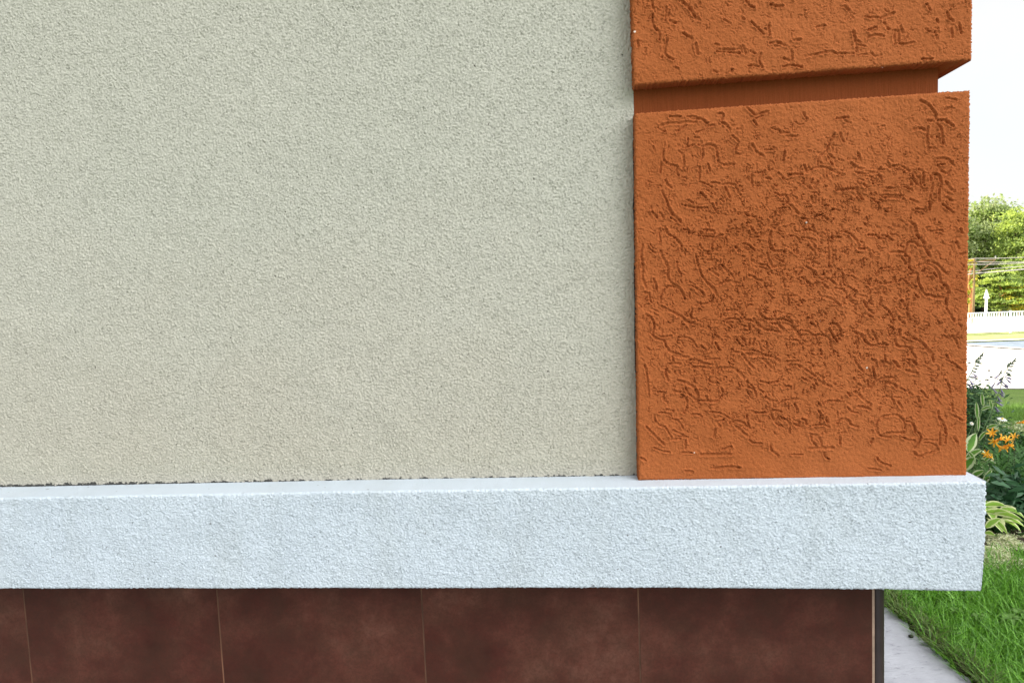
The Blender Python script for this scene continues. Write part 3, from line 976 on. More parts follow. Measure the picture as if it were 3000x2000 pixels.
# plinth of brown tiles
TY=0.060; PX0=P(75,1740,TY)[0]; PITCH=(P(2551,1740,TY)[0]-P(1869,1740,TY)[0])
gx=[P(x,1860,TY)[0] for x in (80,645,1241,1873)]
edge=P(2555,1860,TY)[0]
pitch=(gx[3]-gx[0])/3
b=MB(); b.box((XL,TY+0.0006,0.0),(edge-0.001,TY+0.05,0.980)); b.build('grout',M['grout'],house)
xs=[gx[0]-pitch*k for k in range(14,0,-1)]+gx+[edge+0.0015]
zs=[(0.0,0.193),(0.196,0.589),(0.592,0.980)]
for (xa,xb) in zip(xs[:-1],xs[1:]):
    for za,zb_ in zs:
        g=0.0007; x0,x1,z0,z1=xa+g,xb-g,za+0.001,zb_-0.001; c=0.0012
        vis = x1>-1.3 and z1>0.75
        b=MB()
        o3=[(x0,TY+0.003,z0),(x1,TY+0.003,z0),(x1,TY+0.003,z1),(x0,TY+0.003,z1)]
        m3_=[(x0,TY+c,z0),(x1,TY+c,z0),(x1,TY+c,z1),(x0,TY+c,z1)]
        i3=[(x0+c,TY,z0+c),(x1-c,TY,z0+c),(x1-c,TY,z1-c),(x0+c,TY,z1-c)]
        b.add(o3+m3_+i3,[(8,9,10,11)]+[(4+k,4+(k+1)%4,8+(k+1)%4,8+k) for k in range(4)]+[(k,(k+1)%4,4+(k+1)%4,4+k) for k in range(4)],sm=False)
        b.build('tile',M['tile'],house)
# corner: beige strip, then a dark rounded corner post
xs0=P(2555,1860,TY)[0]; xs1=P(2563,1860,TY)[0]; xs2=P(2601,1860,TY)[0]
b=MB(); b.box((xs0,TY+0.001,0.0),(xs1,TY+0.04,0.981)); b.build('edge_strip',M['beige_strip'],house)
b=MB(); pr=[]; r_=xs2-xs1; 
for k in range(9):
    a=math.pi/2*k/8; pr.append((xs1+0.001+(r_-0.012)+0.011*math.sin(a), TY+0.006+0.011-0.011*math.cos(a)))
pr=[(xs1+0.0005,TY+0.05),(xs1+0.0005,TY+0.006)]+pr+[(xs2,YB-0.05),(xs1+0.0005,YB-0.05)]
n_=len(pr); b.add([(x,y,0.0) for x,y in pr]+[(x,y,0.981) for x,y in pr],[(k,(k+1)%n_,n_+(k+1)%n_,n_+k) for k in range(n_)]); b.build('corner_trim',M['trim'],house)
# roof with eaves, gutter line far above the view
M['roof']=simple('roof_tiles',(0.12,0.05,0.035),0.7)
b=MB(); b.box((XL-0.4,-0.35,HT),(XR+0.4,YB+0.4,HT+0.16)); b.build('eaves',M['white'],house)
b=MB(); zc=HT+1.6; x0,x1,y0,y1=XL-0.45,XR+0.45,-0.40,YB+0.45
b.add([(x0,y0,HT+0.161),(x1,y0,HT+0.161),(x1,y1,HT+0.161),(x0,y1,HT+0.161),((x0+x1)/2,y0+3.5,zc),((x0+x1)/2,y1-3.5,zc)],[(0,1,4),(1,2,5,4),(2,3,5),(3,0,4,5),(0,3,2,1)],sm=False); b.build('roof',M['roof'],house)

# ------------------------------------------------------------------ ground
def sheet(name, poly_fn, xs, ys, dz, mat):
    X,Y=np.meshgrid(xs,ys)
    if poly_fn: X,Y=poly_fn(X,Y)
    Z=terr(Y)+dz; V=np.stack([X,Y,Z],-1).reshape(-1,3); idx=np.arange(V.shape[0]).reshape(len(ys),len(xs))
    Q=np.stack([idx[:-1,:-1],idx[:-1,1:],idx[1:,1:],idx[1:,:-1]],-1).reshape(-1,4)
    o=link(name, npmesh(name,V,Q), mat); o['kind']='structure'; return o
g=N('lawn_ground',0.95,0.1); f=g.noise(2.0,4,0.6); f2=g.noise(60,3,0.7)
c=g.ramp(f,[(0.3,(0.045,0.085,0.018)),(0.7,(0.075,0.125,0.028))]); c=g.mix(g.ramp(f2,[(0.4,(0,0,0)),(0.7,(0.6,0.6,0.6))]),c,(0.03,0.03,0.014))
g.col(c); g.bump(f2,0.02,0.6); M['ground']=g.m
ys=np.concatenate([np.array([-900,-300,-100,-40,-15,-6]),np.arange(-3,20,0.25),np.array([22,26,32,40,60,100,300,900.])])
xs=np.array([-900,-300,-100,-40,-15,-6,-2,0,1,2,3,5,8,12,20,40,100,300,900.])
sheet('ground',None,xs,ys,0.0,M['ground'])
def conc(name,c1,c2,sc=30):
    n=N(name,0.9,0.2); a=n.noise(3,4,0.6); f=n.noise(sc,4,0.7,n.map(scale=(1,2.2,1),rot=(0,0,R(20)))); s_=n.noise(300,2,0.6)
    c=n.ramp(a,[(0.3,c1),(0.7,c2)]); c=n.mix(n.ramp(f,[(0.28,(0.8,0.8,0.8)),(0.42,(0,0,0))]),c,tuple(x*0.55 for x in c1))
    n.col(c); n.bump(f,0.006,0.9,n.bump(s_,0.001,0.7)); return n.m
M['path']=conc('path_concrete',(0.25,0.255,0.285),(0.43,0.435,0.475),24); M['pave']=conc('pale_paving',(0.55,0.53,0.50),(0.64,0.62,0.58),6)
M['asphalt']=simple('asphalt',(0.17,0.21,0.26),0.85,0.3,0.2,3)
PE=[G(x,y,0.03) for x,y in ((2851,1991),(2771,1924),(2704,1863),(2659,1819),(2600,1774))]
PEY=[-3.0]+[p[1] for p in PE]+[3.5,9.7]; PEX=[PE[0][0]+0.03]+[p[0] for p in PE]+[PE[-1][0]-0.03,PE[-1][0]-0.03]
def xe(y): return np.interp(y,PEY,PEX)
def path():
    sheet('path',lambda X,Y:(np.where(X>1.0,xe(Y)+0.008*np.sin(Y*9)+0.006*np.sin(Y*31),X),Y),np.array([0.2,0.6,1.1]),np.arange(-3,9.7,0.05),0.03,M['path'])
path()
sheet('path',None,np.array([-8,-2,0.2]),np.array([-3.0,-1.5,0.25]),0.026,M['path'])
# road strips : (left px, right px) rows of the photo met with the ground
def strip(name, near, far, dz, mat, ext=25):
    a,b_,c_,d_=[G(*q) for q in (near[0],near[1],far[0],far[1])]
    def ex(p,q,s): 
        d=(q-p)/np.linalg.norm(q-p); return p-d*s, q+d*s
    n0,n1=ex(a,b_,ext); f0,f1=ex(c_,d_,ext)
    us=np.linspace(0,1,60); vs=np.linspace(0,1,24)
    U,V_=np.meshgrid(us,vs); X=(n0[0]*(1-U)+n1[0]*U)*(1-V_)+(f0[0]*(1-U)+f1[0]*U)*V_; Y=(n0[1]*(1-U)+n1[1]*U)*(1-V_)+(f0[1]*(1-U)+f1[1]*U)*V_
    Z=terr(Y)+dz; V=np.stack([X,Y,Z],-1).reshape(-1,3); idx=np.arange(V.shape[0]).reshape(len(vs),len(us))
    Q=np.stack([idx[:-1,:-1],idx[:-1,1:],idx[1:,1:],idx[1:,:-1]],-1).reshape(-1,4)
    o=link(name, npmesh(name,V,Q), mat); o['kind']='structure'; return o
strip('pavement',((2835,1140),(3000,1140)),((2835,1013),(3000,1025)),0.02,M['pave'],12)
strip('road',((2835,1012),(3000,1023)),((2835,1006),(3000,1000)),0.03,M['asphalt'],6)
strip('kerb',((2835,1006),(3000,1000)),((2835,1003.5),(3000,997.5)),0.08,M['pave'],6)
strip('kerb',((2835,1015),(3000,1027)),((2835,1012.4),(3000,1023.5)),0.06,M['pave'],6)
M['verge']=simple('dry_verge',(0.30,0.34,0.13),0.95,0.1,0.35,2)
strip('gravel_yard',((2835,978),(3000,972)),((2835,930),(3000,926)),0.03,M['pave'],12)
strip('verge',((2835,1003),(3000,997)),((2835,979),(3000,973)),0.025,M['verge'],6)

# ------------------------------------------------------------------ grass
M['blade']=leafmat('grass_blade',(0.04,0.16,0.012),(0.26,0.54,0.06),110.0,0.35,None,0.4)
def grass(name, n, fx, hmean, wmean, dz=0.0, seed=1, mat='blade', lean=0.5):
    r=np.random.default_rng(seed); x,y=fx(r,n); n=len(x)
    h=hmean*r.lognormal(0,0.30,n); w_=wmean*r.uniform(0.6,1.3,n); a=r.uniform(0,2*np.pi,n); l=h*lean*r.uniform(0.2,1.6,n)
    tw=a+np.pi/2+r.normal(0,0.6,n); cx,sx=np.cos(a),np.sin(a); bx,by=np.cos(tw),np.sin(tw); z0=terr(y)+dz-0.005
    V=[]
    for t,wf in ((0,1.0),(0.45,0.85),(0.8,0.5),(1.0,0.08)):
        px=x+cx*l*t**1.8; py=y+sx*l*t**1.8; pz=z0+h*(t-0.22*t**3*lean)
        for s in (-.5,.5): V.append(np.stack([px+bx*w_*wf*s,py+by*w_*wf*s,pz],-1))
    V=np.stack(V,1).reshape(-1,3); k=np.arange(n)[:,None]*8
    Q=np.concatenate([k+np.array([[0,1,3,2]]),k+np.array([[2,3,5,4]]),k+np.array([[4,5,7,6]])],0)
    o=link(name, npmesh(name,V,Q), M[mat]); tag(o,None,None,None,'stuff'); return o
def clumpy(r,x,y,k=2.2,amt=0.5,seed=0):
    f=np.sin(x*7.1+seed)*np.sin(y*6.3+1.3*seed)+0.6*np.sin(x*17+y*11+seed)
    return r.random(len(x)) < (1-amt)+amt*(0.5+0.4*f)
def near_lawn(r,n):
    y=r.uniform(0.6,3.1,n); u=r.random(n)**1.25; x=xe(y)-0.012+u*2.3
    vis=(x<0.86*(y+1.2)+0.25)|(r.random(n)<0.25); k=vis&clumpy(r,x,y,amt=0.45)&~((y>2.55)&(x>1.74)); return x[k],y[k]
tag(grass('grass',75000,near_lawn,0.068,0.0050,seed=1,lean=0.7),'short green lawn grass along the concrete path','grass')
def edge_fringe(r,n):
    y=r.uniform(0.6,4.0,n); tuft=0.018*np.sin(y*23)+0.014*np.sin(y*57+1); x=xe(y)+0.012+tuft+np.abs(r.normal(0,0.018,n)); return x,y
def soil_edge():
    ys=np.arange(0.5,4.0,0.02); us=np.linspace(0,1,7); U,Y=np.meshgrid(us,ys)
    X=xe(Y)-0.012-0.007*np.sin(Y*23)-0.004*np.sin(Y*61+2)-0.004*np.sin(Y*113)+U*0.06; Z=terr(Y)+0.032+0.012*np.sin(U*np.pi)+band(*X.shape,1,5,seed=6)*0.002
    Z[:,0]=terr(ys)+0.0305; V=np.stack([X,Y,Z],-1).reshape(-1,3); idx=np.arange(V.shape[0]).reshape(X.shape)
    Q=np.stack([idx[:-1,:-1],idx[:-1,1:],idx[1:,1:],idx[1:,:-1]],-1).reshape(-1,4)
    o=link('soil', npmesh('soil',V,Q), M['edge_soil']); o['kind']='structure'
M['edge_soil']=simple('edge_soil',(0.035,0.03,0.018),0.95,0.1,0.5,60); soil_edge()
M['dryblade']=leafmat('dry_grass_blade',(0.05,0.09,0.018),(0.15,0.20,0.045),60.0,0.2)
tag(grass('grass',7000,edge_fringe,0.045,0.004,seed=4,mat='dryblade',lean=1.1,dz=0.03),'yellowish grass fringe hanging over the edge of the concrete path','grass')
def far_lawn(r,n):
    y=r.uniform(4.9,9.2,n); x=0.46*(y+1.2)+r.random(n)*(0.34*(y+1.2)+0.8); k=clumpy(r,x,y,amt=0.3); return x[k],y[k]
M['blade_far']=leafmat('lawn_blade_beyond',(0.11,0.22,0.035),(0.20,0.34,0.06),2.0,0.5)
tag(grass('grass',70000,far_lawn,0.075,0.006,seed=2,mat='blade_far',lean=0.5),'light green lawn behind the flower bed','grass')
def wide_lawn(r,n):
    y=r.uniform(-2,9,n); x=xe(y)+r.random(n)*9; return x,y
tag(grass('grass',40000,wide_lawn,0.055,0.006,seed=3,lean=0.6),'open lawn to the right of the house','grass')
# broad weed leaves in the lawn
M['weed']=leafmat('weed_leaf',(0.11,0.24,0.04),(0.18,0.32,0.07),20,0.35)
for k,(px,py,s) in enumerate([(2958,1822,0.026),(2985,1805,0.020),(2800,1800,0.017),(2868,1818,0.018)]):
    q=G(px,py,0.03); e=empty('weed',(q[0],q[1],float(terr(q[1]))),['broad-leaved weed in the lawn at the right edge, larger leaves','small pale weed just above the right-hand weed in the lawn','broad-leaved weed in the lawn nearest the path','small weed in the lawn midway between path and right edge'][k],'weed','weeds in the lawn')
    b=MB()
    for j in range(7):
        a=j*0.9+k; d=Vector((math.cos(a),math.sin(a),0)); o=Vector(e.location)+Vector((0,0,0.02))
        b.ribbon([o,o+d*s*0.6+Vector((0,0,0.03)),o+d*s*1.3+Vector((0,0,0.035)),o+d*s*1.9+Vector((0,0,0.018))],[s*.2,s*.8,s*.7,s*.05],d.cross(Vector((0,0,1))),0.2)
    b.build('leaf_rosette',M['weed'],e)

# ------------------------------------------------------------------ flower bed
M['soil']=simple('bed_soil',(0.035,0.026,0.018),0.95,0.1,0.5,40)
def bed():
    ys=np.arange(2.45,5.75,0.06); us=np.linspace(0,1,30); U,Y=np.meshgrid(us,ys)
    x0=np.interp(ys,[2.45,2.7,3.2,5.0,5.75],[2.05,1.75,1.7,2.2,2.8])[:,None]; x1=np.interp(ys,[2.45,3.0,5.0,5.75],[3.2,3.9,4.8,4.9])[:,None]
    X=x0+(x1-x0)*U; r=np.random.default_rng(5)
    Z=terr(Y)+0.012+0.03*np.minimum(1,6*np.minimum(U,1-U))+band(*X.shape,2,8,seed=4)*0.006
    V=np.stack([X,Y,Z],-1).reshape(-1,3); idx=np.arange(V.shape[0]).reshape(X.shape)
    Q=np.stack([idx[:-1,:-1],idx[:-1,1:],idx[1:,1:],idx[1:,:-1]],-1).reshape(-1,4)
    o=link('soil', npmesh('soil',V,Q), M['soil']); o['kind']='structure'
bed()
VEC=lambda a: Vector([float(v) for v in a])
M['hosta']=leafmat('hosta_leaf',(0.10,0.24,0.035),(0.17,0.36,0.06),10,0.3,(0.36,(0.62,0.68,0.42)),0.4)
M['hosta_lime']=leafmat('hosta_lime_leaf',(0.22,0.40,0.05),(0.32,0.50,0.08),10,0.35,(0.39,(0.66,0.70,0.36)),0.4)
M['bushleaf']=leafmat('bush_leaf',(0.025,0.075,0.02),(0.06,0.15,0.035),14,0.25)
M['strap']=leafmat('strap_leaf',(0.035,0.11,0.02),(0.08,0.20,0.035),8,0.3)
M['darkleaf']=leafmat('dark_leaf',(0.012,0.055,0.02),(0.035,0.12,0.04),12,0.2)
M['stem']=simple('flower_stem',(0.09,0.15,0.05),0.6); M['darkstem']=simple('dark_stem',(0.05,0.08,0.03),0.6)
M['lilac']=leafmat('lilac_petal',(0.22,0.19,0.33),(0.36,0.32,0.48),30,0.4)
M['bud']=simple('green_bud',(0.06,0.09,0.05),0.6)
M['petal_orange']=leafmat('orange_petal',(0.90,0.38,0.03),(0.95,0.58,0.06),25,0.4)
M['petal_white']=leafmat('white_petal',(0.78,0.78,0.72),(0.85,0.85,0.82),25,0.3)
M['yolk']=simple('yellow_centre',(0.7,0.42,0.03),0.7)
M['seed']=simple('dark_seed_head',(0.03,0.035,0.02),0.8)
rp=random.Random(3)
def leaf_arc(b, o, tip, wid, sag=0.25, mi=0, fold=0.25, nseg=6, prof='ovate', nw=4, side=None):
    o=VEC(o); tip=VEC(tip); d=tip-o; L=d.length
    if side is None:
        side=d.cross(Vector((0,0,1))); 
        if side.length<1e-4: side=Vector((1,0,0))
        side=(side.normalized()+Vector((rp.uniform(-.3,.3),rp.uniform(-.3,.3),rp.uniform(-.2,.2)))).normalized()
    pts=[];ws=[]
    for i in range(nseg+1):
        t=i/nseg; pts.append(o+d*t+Vector((0,0,1))*(L*sag*4*t*(1-t)*0.5))
        if prof=='ovate': w_=math.sin(math.pi*min(1,t*0.97+0.03)**0.75)**0.85
        else: w_=(1-t)**0.6*(0.55+0.45*math.sin(math.pi*min(1,t*1.3+0.15)))
        ws.append(max(0.02,w_)*wid)
    b.ribbon(pts,ws,side,fold,mi,nw)

def hosta(loc, label, n, size, mat, seed, extra=(), hgt=0.3):
    e=empty('hosta',loc,label,'hosta','hostas in the flower bed'); r=random.Random(seed); b=MB(); o=Vector(loc)
    for k in range(n):
        a=k*2.4+r.uniform(-.3,.3); rad=size*r.uniform(0.5,1.5); z=hgt*r.uniform(0.35,1.0)
        c=o+Vector((math.cos(a)*rad*0.55,math.sin(a)*rad*0.55,z)); tip=o+Vector((math.cos(a)*(rad*0.55+size*1.0),math.sin(a)*(rad*0.55+size*1.0),z*0.72))
        b.tube([o,o.lerp(c,0.5)+Vector((0,0,z*0.25)),c],[0.004,0.003,0.002],4,1)
        leaf_arc(b,c,tip,size*r.uniform(0.5,0.75),0.35,0,0.3)
    for (bp,tp,wpx,dy) in extra:
        Y=loc[1]+dy; A=VEC(P(*bp,Y)); T=VEC(P(*tp,Y+r.uniform(-.08,.02))); wid=wpx*(Y+1.2)/F*1.12
        d=(T-A).normalized(); view=(A-VEC(CAM)).normalized(); sd=(d.cross(view)).normalized()
        sd=(sd+view*r.uniform(-0.5,0.5)).normalized()
        b.tube([o+Vector((r.uniform(-.03,.03),0,0)),o.lerp(A,0.6)+Vector((0,0,0.03)),A],[0.004,0.003,0.002],4,1)
        leaf_arc(b,A,T,wid,0.18,0,0.22,7,'ovate',6,sd)
    b.build('foliage',[mat,M['stem']],e)
    return e
gA=(P(2822,1400,3.75)); locA=(float(gA[0]),3.75,float(terr(3.75))+0.03)
hA=hosta(locA,'green hosta with white leaf edges and tall flower stalks, right beside the orange block','x' and 16,0.13,M['hosta'],4,[
 ((2838,1322),(2860,1268),27,-.35),((2830,1342),(2876,1317),17,-.4),((2820,1378),(2855,1340),27,-.45),((2848,1398),(2885,1378),16,-.5),
 ((2880,1420),(2907,1372),15,-.5),((2839,1325),(2860,1360),10,-.5),((2863,1226),(2860,1176),10,-.1),((2866,1262),(2868,1215),7,-.1),((2880,1190),(2876,1150),9,0),
 ((2906,1200),(2900,1172),7,0),((2890,1255),(2925,1245),11,-.1),((2875,1200),(2905,1192),9,0),((2832,1300),(2850,1282),16,-.2),((2885,1350),(2902,1338),9,-.3),((2868,1290),(2893,1262),9,-.1)],0.22)
def stalk(parent, pts, Y, r0=0.0035, mat='stem', name='flower_stalk'):
    w_=[VEC(P(x,y,Y+0.02*i)) for i,(x,y) in enumerate(pts)]; b=MB(); m=len(w_)
    sp=[]
    for i in range(m-1):
        for k in range(3): sp.append(w_[i].lerp(w_[i+1],k/3))
    sp.append(w_[-1]); b.tube(sp,[r0*(1-0.55*i/(len(sp)-1)) for i in range(len(sp))],5)
    o=b.build(name,M[mat],parent); return o,w_
def hanging_flower(parent, p, L, ang, mat='lilac', name='flower'):
    b=MB(); d=Vector((math.cos(ang)*0.75,rp.uniform(-.3,.3),math.sin(ang))).normalized(); p=VEC(p)
    b.tube([p,p+d*L*0.45,p+d*L*0.8],[0.0018,0.004,0.0065],6,0,False)
    for k in range(5):
        a=2*math.pi*k/5; s=d.orthogonal().normalized(); s.rotate(Matrix.Rotation(a,3,d)); 
        q=p+d*L*0.75+s*0.003; b.ribbon([q,q+d*L*0.2+s*0.004,q+d*L*0.32+s*0.010],[0.004,0.006,0.001],d.cross(s),0.1)
    return b.build(name,M[mat],parent)
def bud(parent,p,L,ang,mat='bud'):
    b=MB(); d=Vector((math.cos(ang),rp.uniform(-.3,.3),math.sin(ang))).normalized(); p=VEC(p)
    b.blob(p+d*L*0.55,(L*0.2,L*0.2,L*0.52),6,4,0,d); b.tube([p,p+d*L*0.2],[0.0012,0.0014],4); return b.build('bud',M[mat],parent)
def flower_spike(pts,Y,buds,flowers,tipn=7):
    o,w_=stalk(hA,pts,Y); tip=w_[-1]; prev=w_[-2]; d=(tip-prev).normalized()
    for k in range(tipn):
        bud(o, tip-d*0.012*k+Vector((0,0,0.0)), 0.022+0.003*k*0.5, math.atan2(d.z,d.x)+(-1)**k*(0.25+0.05*k))
    for (x,y,a) in buds: bud(o, P(x,y,Y), 0.032, a)
    for (x,y,a) in flowers: hanging_flower(o, P(x,y,Y), 0.045, a)
flower_spike([(2826,1135),(2832,1115),(2843,1096),(2859,1064),(2876,1041)],3.6,[(2861,1062,-.2),(2856,1070,-.3),(2852,1078,-.3),(2848,1086,-.4)],[(2846,1092,-.5),(2840,1102,-.2),(2838,1110,-.9),(2834,1122,-.7)])
flower_spike([(2840,1392),(2869,1344),(2891,1271),(2907,1207),(2930,1137),(2942,1092),(2956,1072),(2970,1057)],3.45,[(2950,1082,-.3),(2945,1090,-.5),(2947,1098,-.2),(2941,1104,-2.4),(2938,1112,-2.2)],
  [(2940,1102,-.3),(2946,1108,-.6),(2936,1118,-.7),(2934,1126,-.4),(2930,1135,-1.1),(2926,1148,-.6),(2922,1160,-.8),(2918,1176,-.5),(2914,1190,-.7),(2934,1112,-2.4)])
flower_spike([(2830,1290),(2844,1258),(2866,1215),(2891,1180),(2905,1140),(2922,1110),(2930,1092)],3.9,[],[(2928,1096,-2.6),(2922,1108,-.6),(2915,1120,-2.2),(2908,1136,-.9)],3)
# leafy bush behind the block's edge
def leaf_mass(name, loc, label, cat, spots, n, L, mat, seed, group=None, stemtop=True):
    e=empty(name,loc,label,cat,group); r=random.Random(seed); b=MB(); o=Vector(loc); st=MB()
    for (px,py,Y,rad) in spots:
        c=VEC(P(px,py,Y)); st.tube([o+Vector((r.uniform(-.05,.05),r.uniform(-.05,.05),0)),o.lerp(c,0.5)+Vector((r.uniform(-.03,.03),0,0.03)),c],[0.005,0.004,0.002],5)
        for k in range(n):
            p=c+Vector((r.gauss(0,rad),r.gauss(0,rad),r.gauss(0,rad*1.1))); a=r.uniform(0,6.28); el=r.uniform(-.4,.9)
            d=Vector((math.cos(a)*math.cos(el),math.sin(a)*math.cos(el),math.sin(el))); l=L*r.uniform(.6,1.4)
            b.ribbon([p,p+d*l*.5+Vector((0,0,l*.08)),p+d*l],[l*.08,l*.32,l*.03],d.orthogonal().normalized(),0.2,0,2)
    st.build('stem',M['darkstem'],e); b.build('foliage',mat,e); return e
gB=P(2835,1380,4.2); locB=(float(gB[0]),4.2,float(terr(4.2))+0.03)
bush=leaf_mass('bushy_perennial',locB,'dark bushy perennial with fine leaves behind the white-edged hosta','shrub',
 [(x,y,4.1+0.1*math.sin(x+y),0.05) for x,y in [(2836,1150),(2845,1170),(2860,1165),(2838,1190),(2852,1200),(2872,1185),(2890,1175),(2838,1220),(2855,1235),(2875,1225),(2892,1215),(2840,1255),(2862,1262),(2885,1255),(2905,1240),(2850,1295),(2875,1300),(2900,1290),(2905,1320)]],110,0.036,M['bushleaf'],9)
for pts in ([(2860,1185),(2877,1140),(2898,1085)],[(2872,1180),(2888,1134),(2904,1104)],[(2868,1190),(2880,1150),(2893,1112)],[(2826,1090),(2840,1062)]):
    o,w_=stalk(bush,pts,4.15,0.0028,'darkstem','seed_stalk'); b=MB(); b.blob(w_[-1],(0.011,0.011,0.006),7,4); b.build('seed_head',M['seed'],o)
# daisies
def daisy(px,py,Y,base,rad,label,tilt=0.25):
    c=VEC(P(px,py,Y)); g0=VEC(P(base[0],base[1],Y)); g0.z=float(terr(Y))+0.03
    e=empty('daisy',tuple(g0),label,'daisy','daisies in the flower bed')
    b=MB(); b.tube([g0,g0.lerp(c,0.6)+Vector((0.01,0,0)),c-Vector((0,0,0.004))],[0.003,0.0025,0.002],5); b.build('stem',M['darkstem'],e)
    b=MB()
    nrm=Vector((0.1,-tilt,1)).normalized(); s0=nrm.orthogonal().normalized()
    for k in range(16):
        s=s0.copy(); s.rotate(Matrix.Rotation(2*math.pi*k/16,3,nrm)); b.ribbon([c+s*rad*.2,c+s*rad*.65+nrm*.003,c+s*rad-nrm*rad*0.12],[rad*.2,rad*.34,rad*.18],nrm.cross(s),0.05)
    b.build('petals',M['petal_white'],e); b=MB(); b.blob(c+nrm*.003,(rad*.3,rad*.3,rad*.15),8,4,0,nrm); b.build('flower_centre',M['yolk'],e)
daisy(2936,1227,3.75,(2922,1262),0.030,'largest white daisy, held flat above the orange lilies')
daisy(2847,1240,3.6,(2842,1300),0.013,'small white daisy close to the edge of the orange block',1.2)
daisy(2882,1240,4.0,(2880,1300),0.017,'white daisy head in front of the dark bush, left of the largest daisy',1.2)
daisy(2890,1265,4.0,(2890,1310),0.017,'lower white daisy just left of the orange lilies',1.2)
# day lilies
def lily_flower(parent,p,ang,L,name='flower'):
    L*=0.85
    b=MB(); d=Vector((math.cos(ang)*0.8,-0.45,math.sin(ang)*0.8)).normalized(); p=VEC(p)
    b.tube([p-d*L*0.5,p,p+d*L*0.15],[0.003,0.005,0.010],6,0,False)
    s0=d.orthogonal().normalized()
    for k in range(6):
        s=s0.copy(); s.rotate(Matrix.Rotation(2*math.pi*k/6,3,d)); q=p
        b.ribbon([q,q+d*L*.35+s*L*.22,q+d*L*.52+s*L*.50,q+d*L*.45+s*L*.72],[L*.10,L*.22,L*.20,L*.03],d.cross(s),0.15)
    return b.build(name,M['petal_orange'],parent)
def daylily(loc,label,scapes,nstrap,reach,seed,gl='day lilies in the flower bed',mat='strap'):
    e=empty('daylily',loc,label,'day lily',gl); r=random.Random(seed); b=MB(); o=Vector(loc)
    for k in range(nstrap):
        a=r.uniform(0,6.28); q=o+Vector((r.uniform(-.22,.22),r.uniform(-.16,.16),0)); L=reach*r.uniform(.7,1.2); d=Vector((math.cos(a),math.sin(a),0)); pts=[]; up=r.uniform(.55,1.0)
        for i in range(8):
            t=i/7; pts.append(q+d*L*(t**1.5)*0.8+Vector((0,0,L*up*(t-0.62*t*t*t*(1.5-up)))))
        b.ribbon(pts,[0.010,0.013,0.014,0.014,0.012,0.010,0.007,0.001],d.cross(Vector((0,0,1))),0.3)
    b.build('strap_leaves',M[mat],e)
    for pts,Y,fl in scapes:
        so,w_=stalk(e,pts,Y,0.003,'darkstem','flower_stalk')
        for (x,y,a,L) in fl: lily_flower(so,P(x,y,Y-0.02),a,L)
    return e
l1=P(2925,1440,3.7)
daylily((float(l1[0]),3.7,float(terr(3.7))+0.03),'orange day lily with a cluster of open flowers in the middle of the bed',
 [([(2915,1400),(2912,1340),(2912,1290)],3.45,[(2908,1272,2.2,0.062),(2917,1290,3.6,0.062),(2928,1287,.7,0.062),(2926,1306,-1.0,0.066),(2938,1309,-.1,0.066)]),
  ([(2940,1400),(2955,1345),(2958,1310)],3.45,[(2955,1304,.15,0.060),(2950,1290,1.4,0.05)]),
  ([(2965,1390),(2970,1330),(2971,1285)],3.6,[(2970,1282,1.8,0.05)]),
  ([(2900,1400),(2897,1345)],3.35,[(2894,1331,2.6,0.048),(2898,1338,.2,0.042)])],170,0.42,5)
l2=P(2975,1470,3.35)
daylily((float(l2[0]),3.35,float(terr(3.35))+0.03),'leafy day lily clump with one orange flower at the right edge of the photo',
 [([(2970,1420),(2974,1290),(2985,1247)],3.5,[(2992,1237,.3,0.06)])],190,0.40,6)
l3=P(2890,1480,3.3)
daylily((float(l3[0]),3.3,float(terr(3.3))+0.03),'flowerless day lily clump behind the corner of the white ledge',[],120,0.40,8)
# dark leafy plant low at the right
g3=P(2975,1530,3.05)
leaf_mass('leafy_perennial',(float(g3[0]),3.05,float(terr(3.05))+0.03),'dark green leafy plant low in the bed above the pale ground cover','perennial',
 [(x,y,2.95,0.05) for x,y in [(2935,1440),(2955,1450),(2975,1445),(2995,1450),(2945,1475),(2965,1480),(2985,1475),(3005,1480),(2950,1505),(2975,1505),(2995,1510),(2925,1470)]],45,0.07,M['darkleaf'],12)
# lime hosta by the ledge end
g4=P(2878,1560,2.85)
hosta((float(g4[0]),2.85,float(terr(2.85))+0.03),'lime green hosta with cream leaf edges poking out from behind the ledge end',12,0.12,M['hosta_lime'],14,[
 ((2885,1480),(2948,1482),17,-.1),((2885,1500),(2955,1500),15,-.12),((2890,1498),(3000,1527),20,-.15),((2888,1545),(2932,1518),18,-.2),((2920,1525),(2952,1565),13,-.2),((2885,1560),(2915,1568),12,-.2)],0.16)
# pale ground covers
def ground_cover(name,label,poly,n,size,mats,dz0,dz1,seed,thr=0.5):
    r=np.random.default_rng(seed); us=r.random(n); vs=r.random(n)
    a,b_,c,d=[np.array(G(*q,0.04)) for q in poly]
    p=(a[None]*(1-us[:,None])+b_[None]*us[:,None])*(1-vs[:,None])+(d[None]*(1-us[:,None])+c[None]*us[:,None])*vs[:,None]
    p[:,:2]+=r.normal(0,0.03,(n,2)); z=terr(p[:,1])+dz0+(dz1-dz0)*r.random(n)**0.7*(0.7+0.3*np.sin(p[:,0]*21)*np.sin(p[:,1]*17))
    A=r.normal(size=(n,3)); A[:,2]+=0.6; A/=np.linalg.norm(A,axis=1)[:,None]; B=np.cross(A,r.normal(size=(n,3))); B/=np.linalg.norm(B,axis=1)[:,None]; C_=np.cross(A,B)
    s=(size*r.uniform(.6,1.3,n))[:,None]; c0=np.stack([p[:,0],p[:,1],z],-1)
    V=np.stack([c0-B*s,c0-C_*s*.6,c0+B*s,c0+C_*s*.6],1).reshape(-1,3); Q=np.arange(4*n).reshape(n,4)
    me=npmesh(name,V,Q,mi=(r.random(n)>thr).astype(int)); o=link(name,me,mats); tag(o,label,None,None,'stuff')
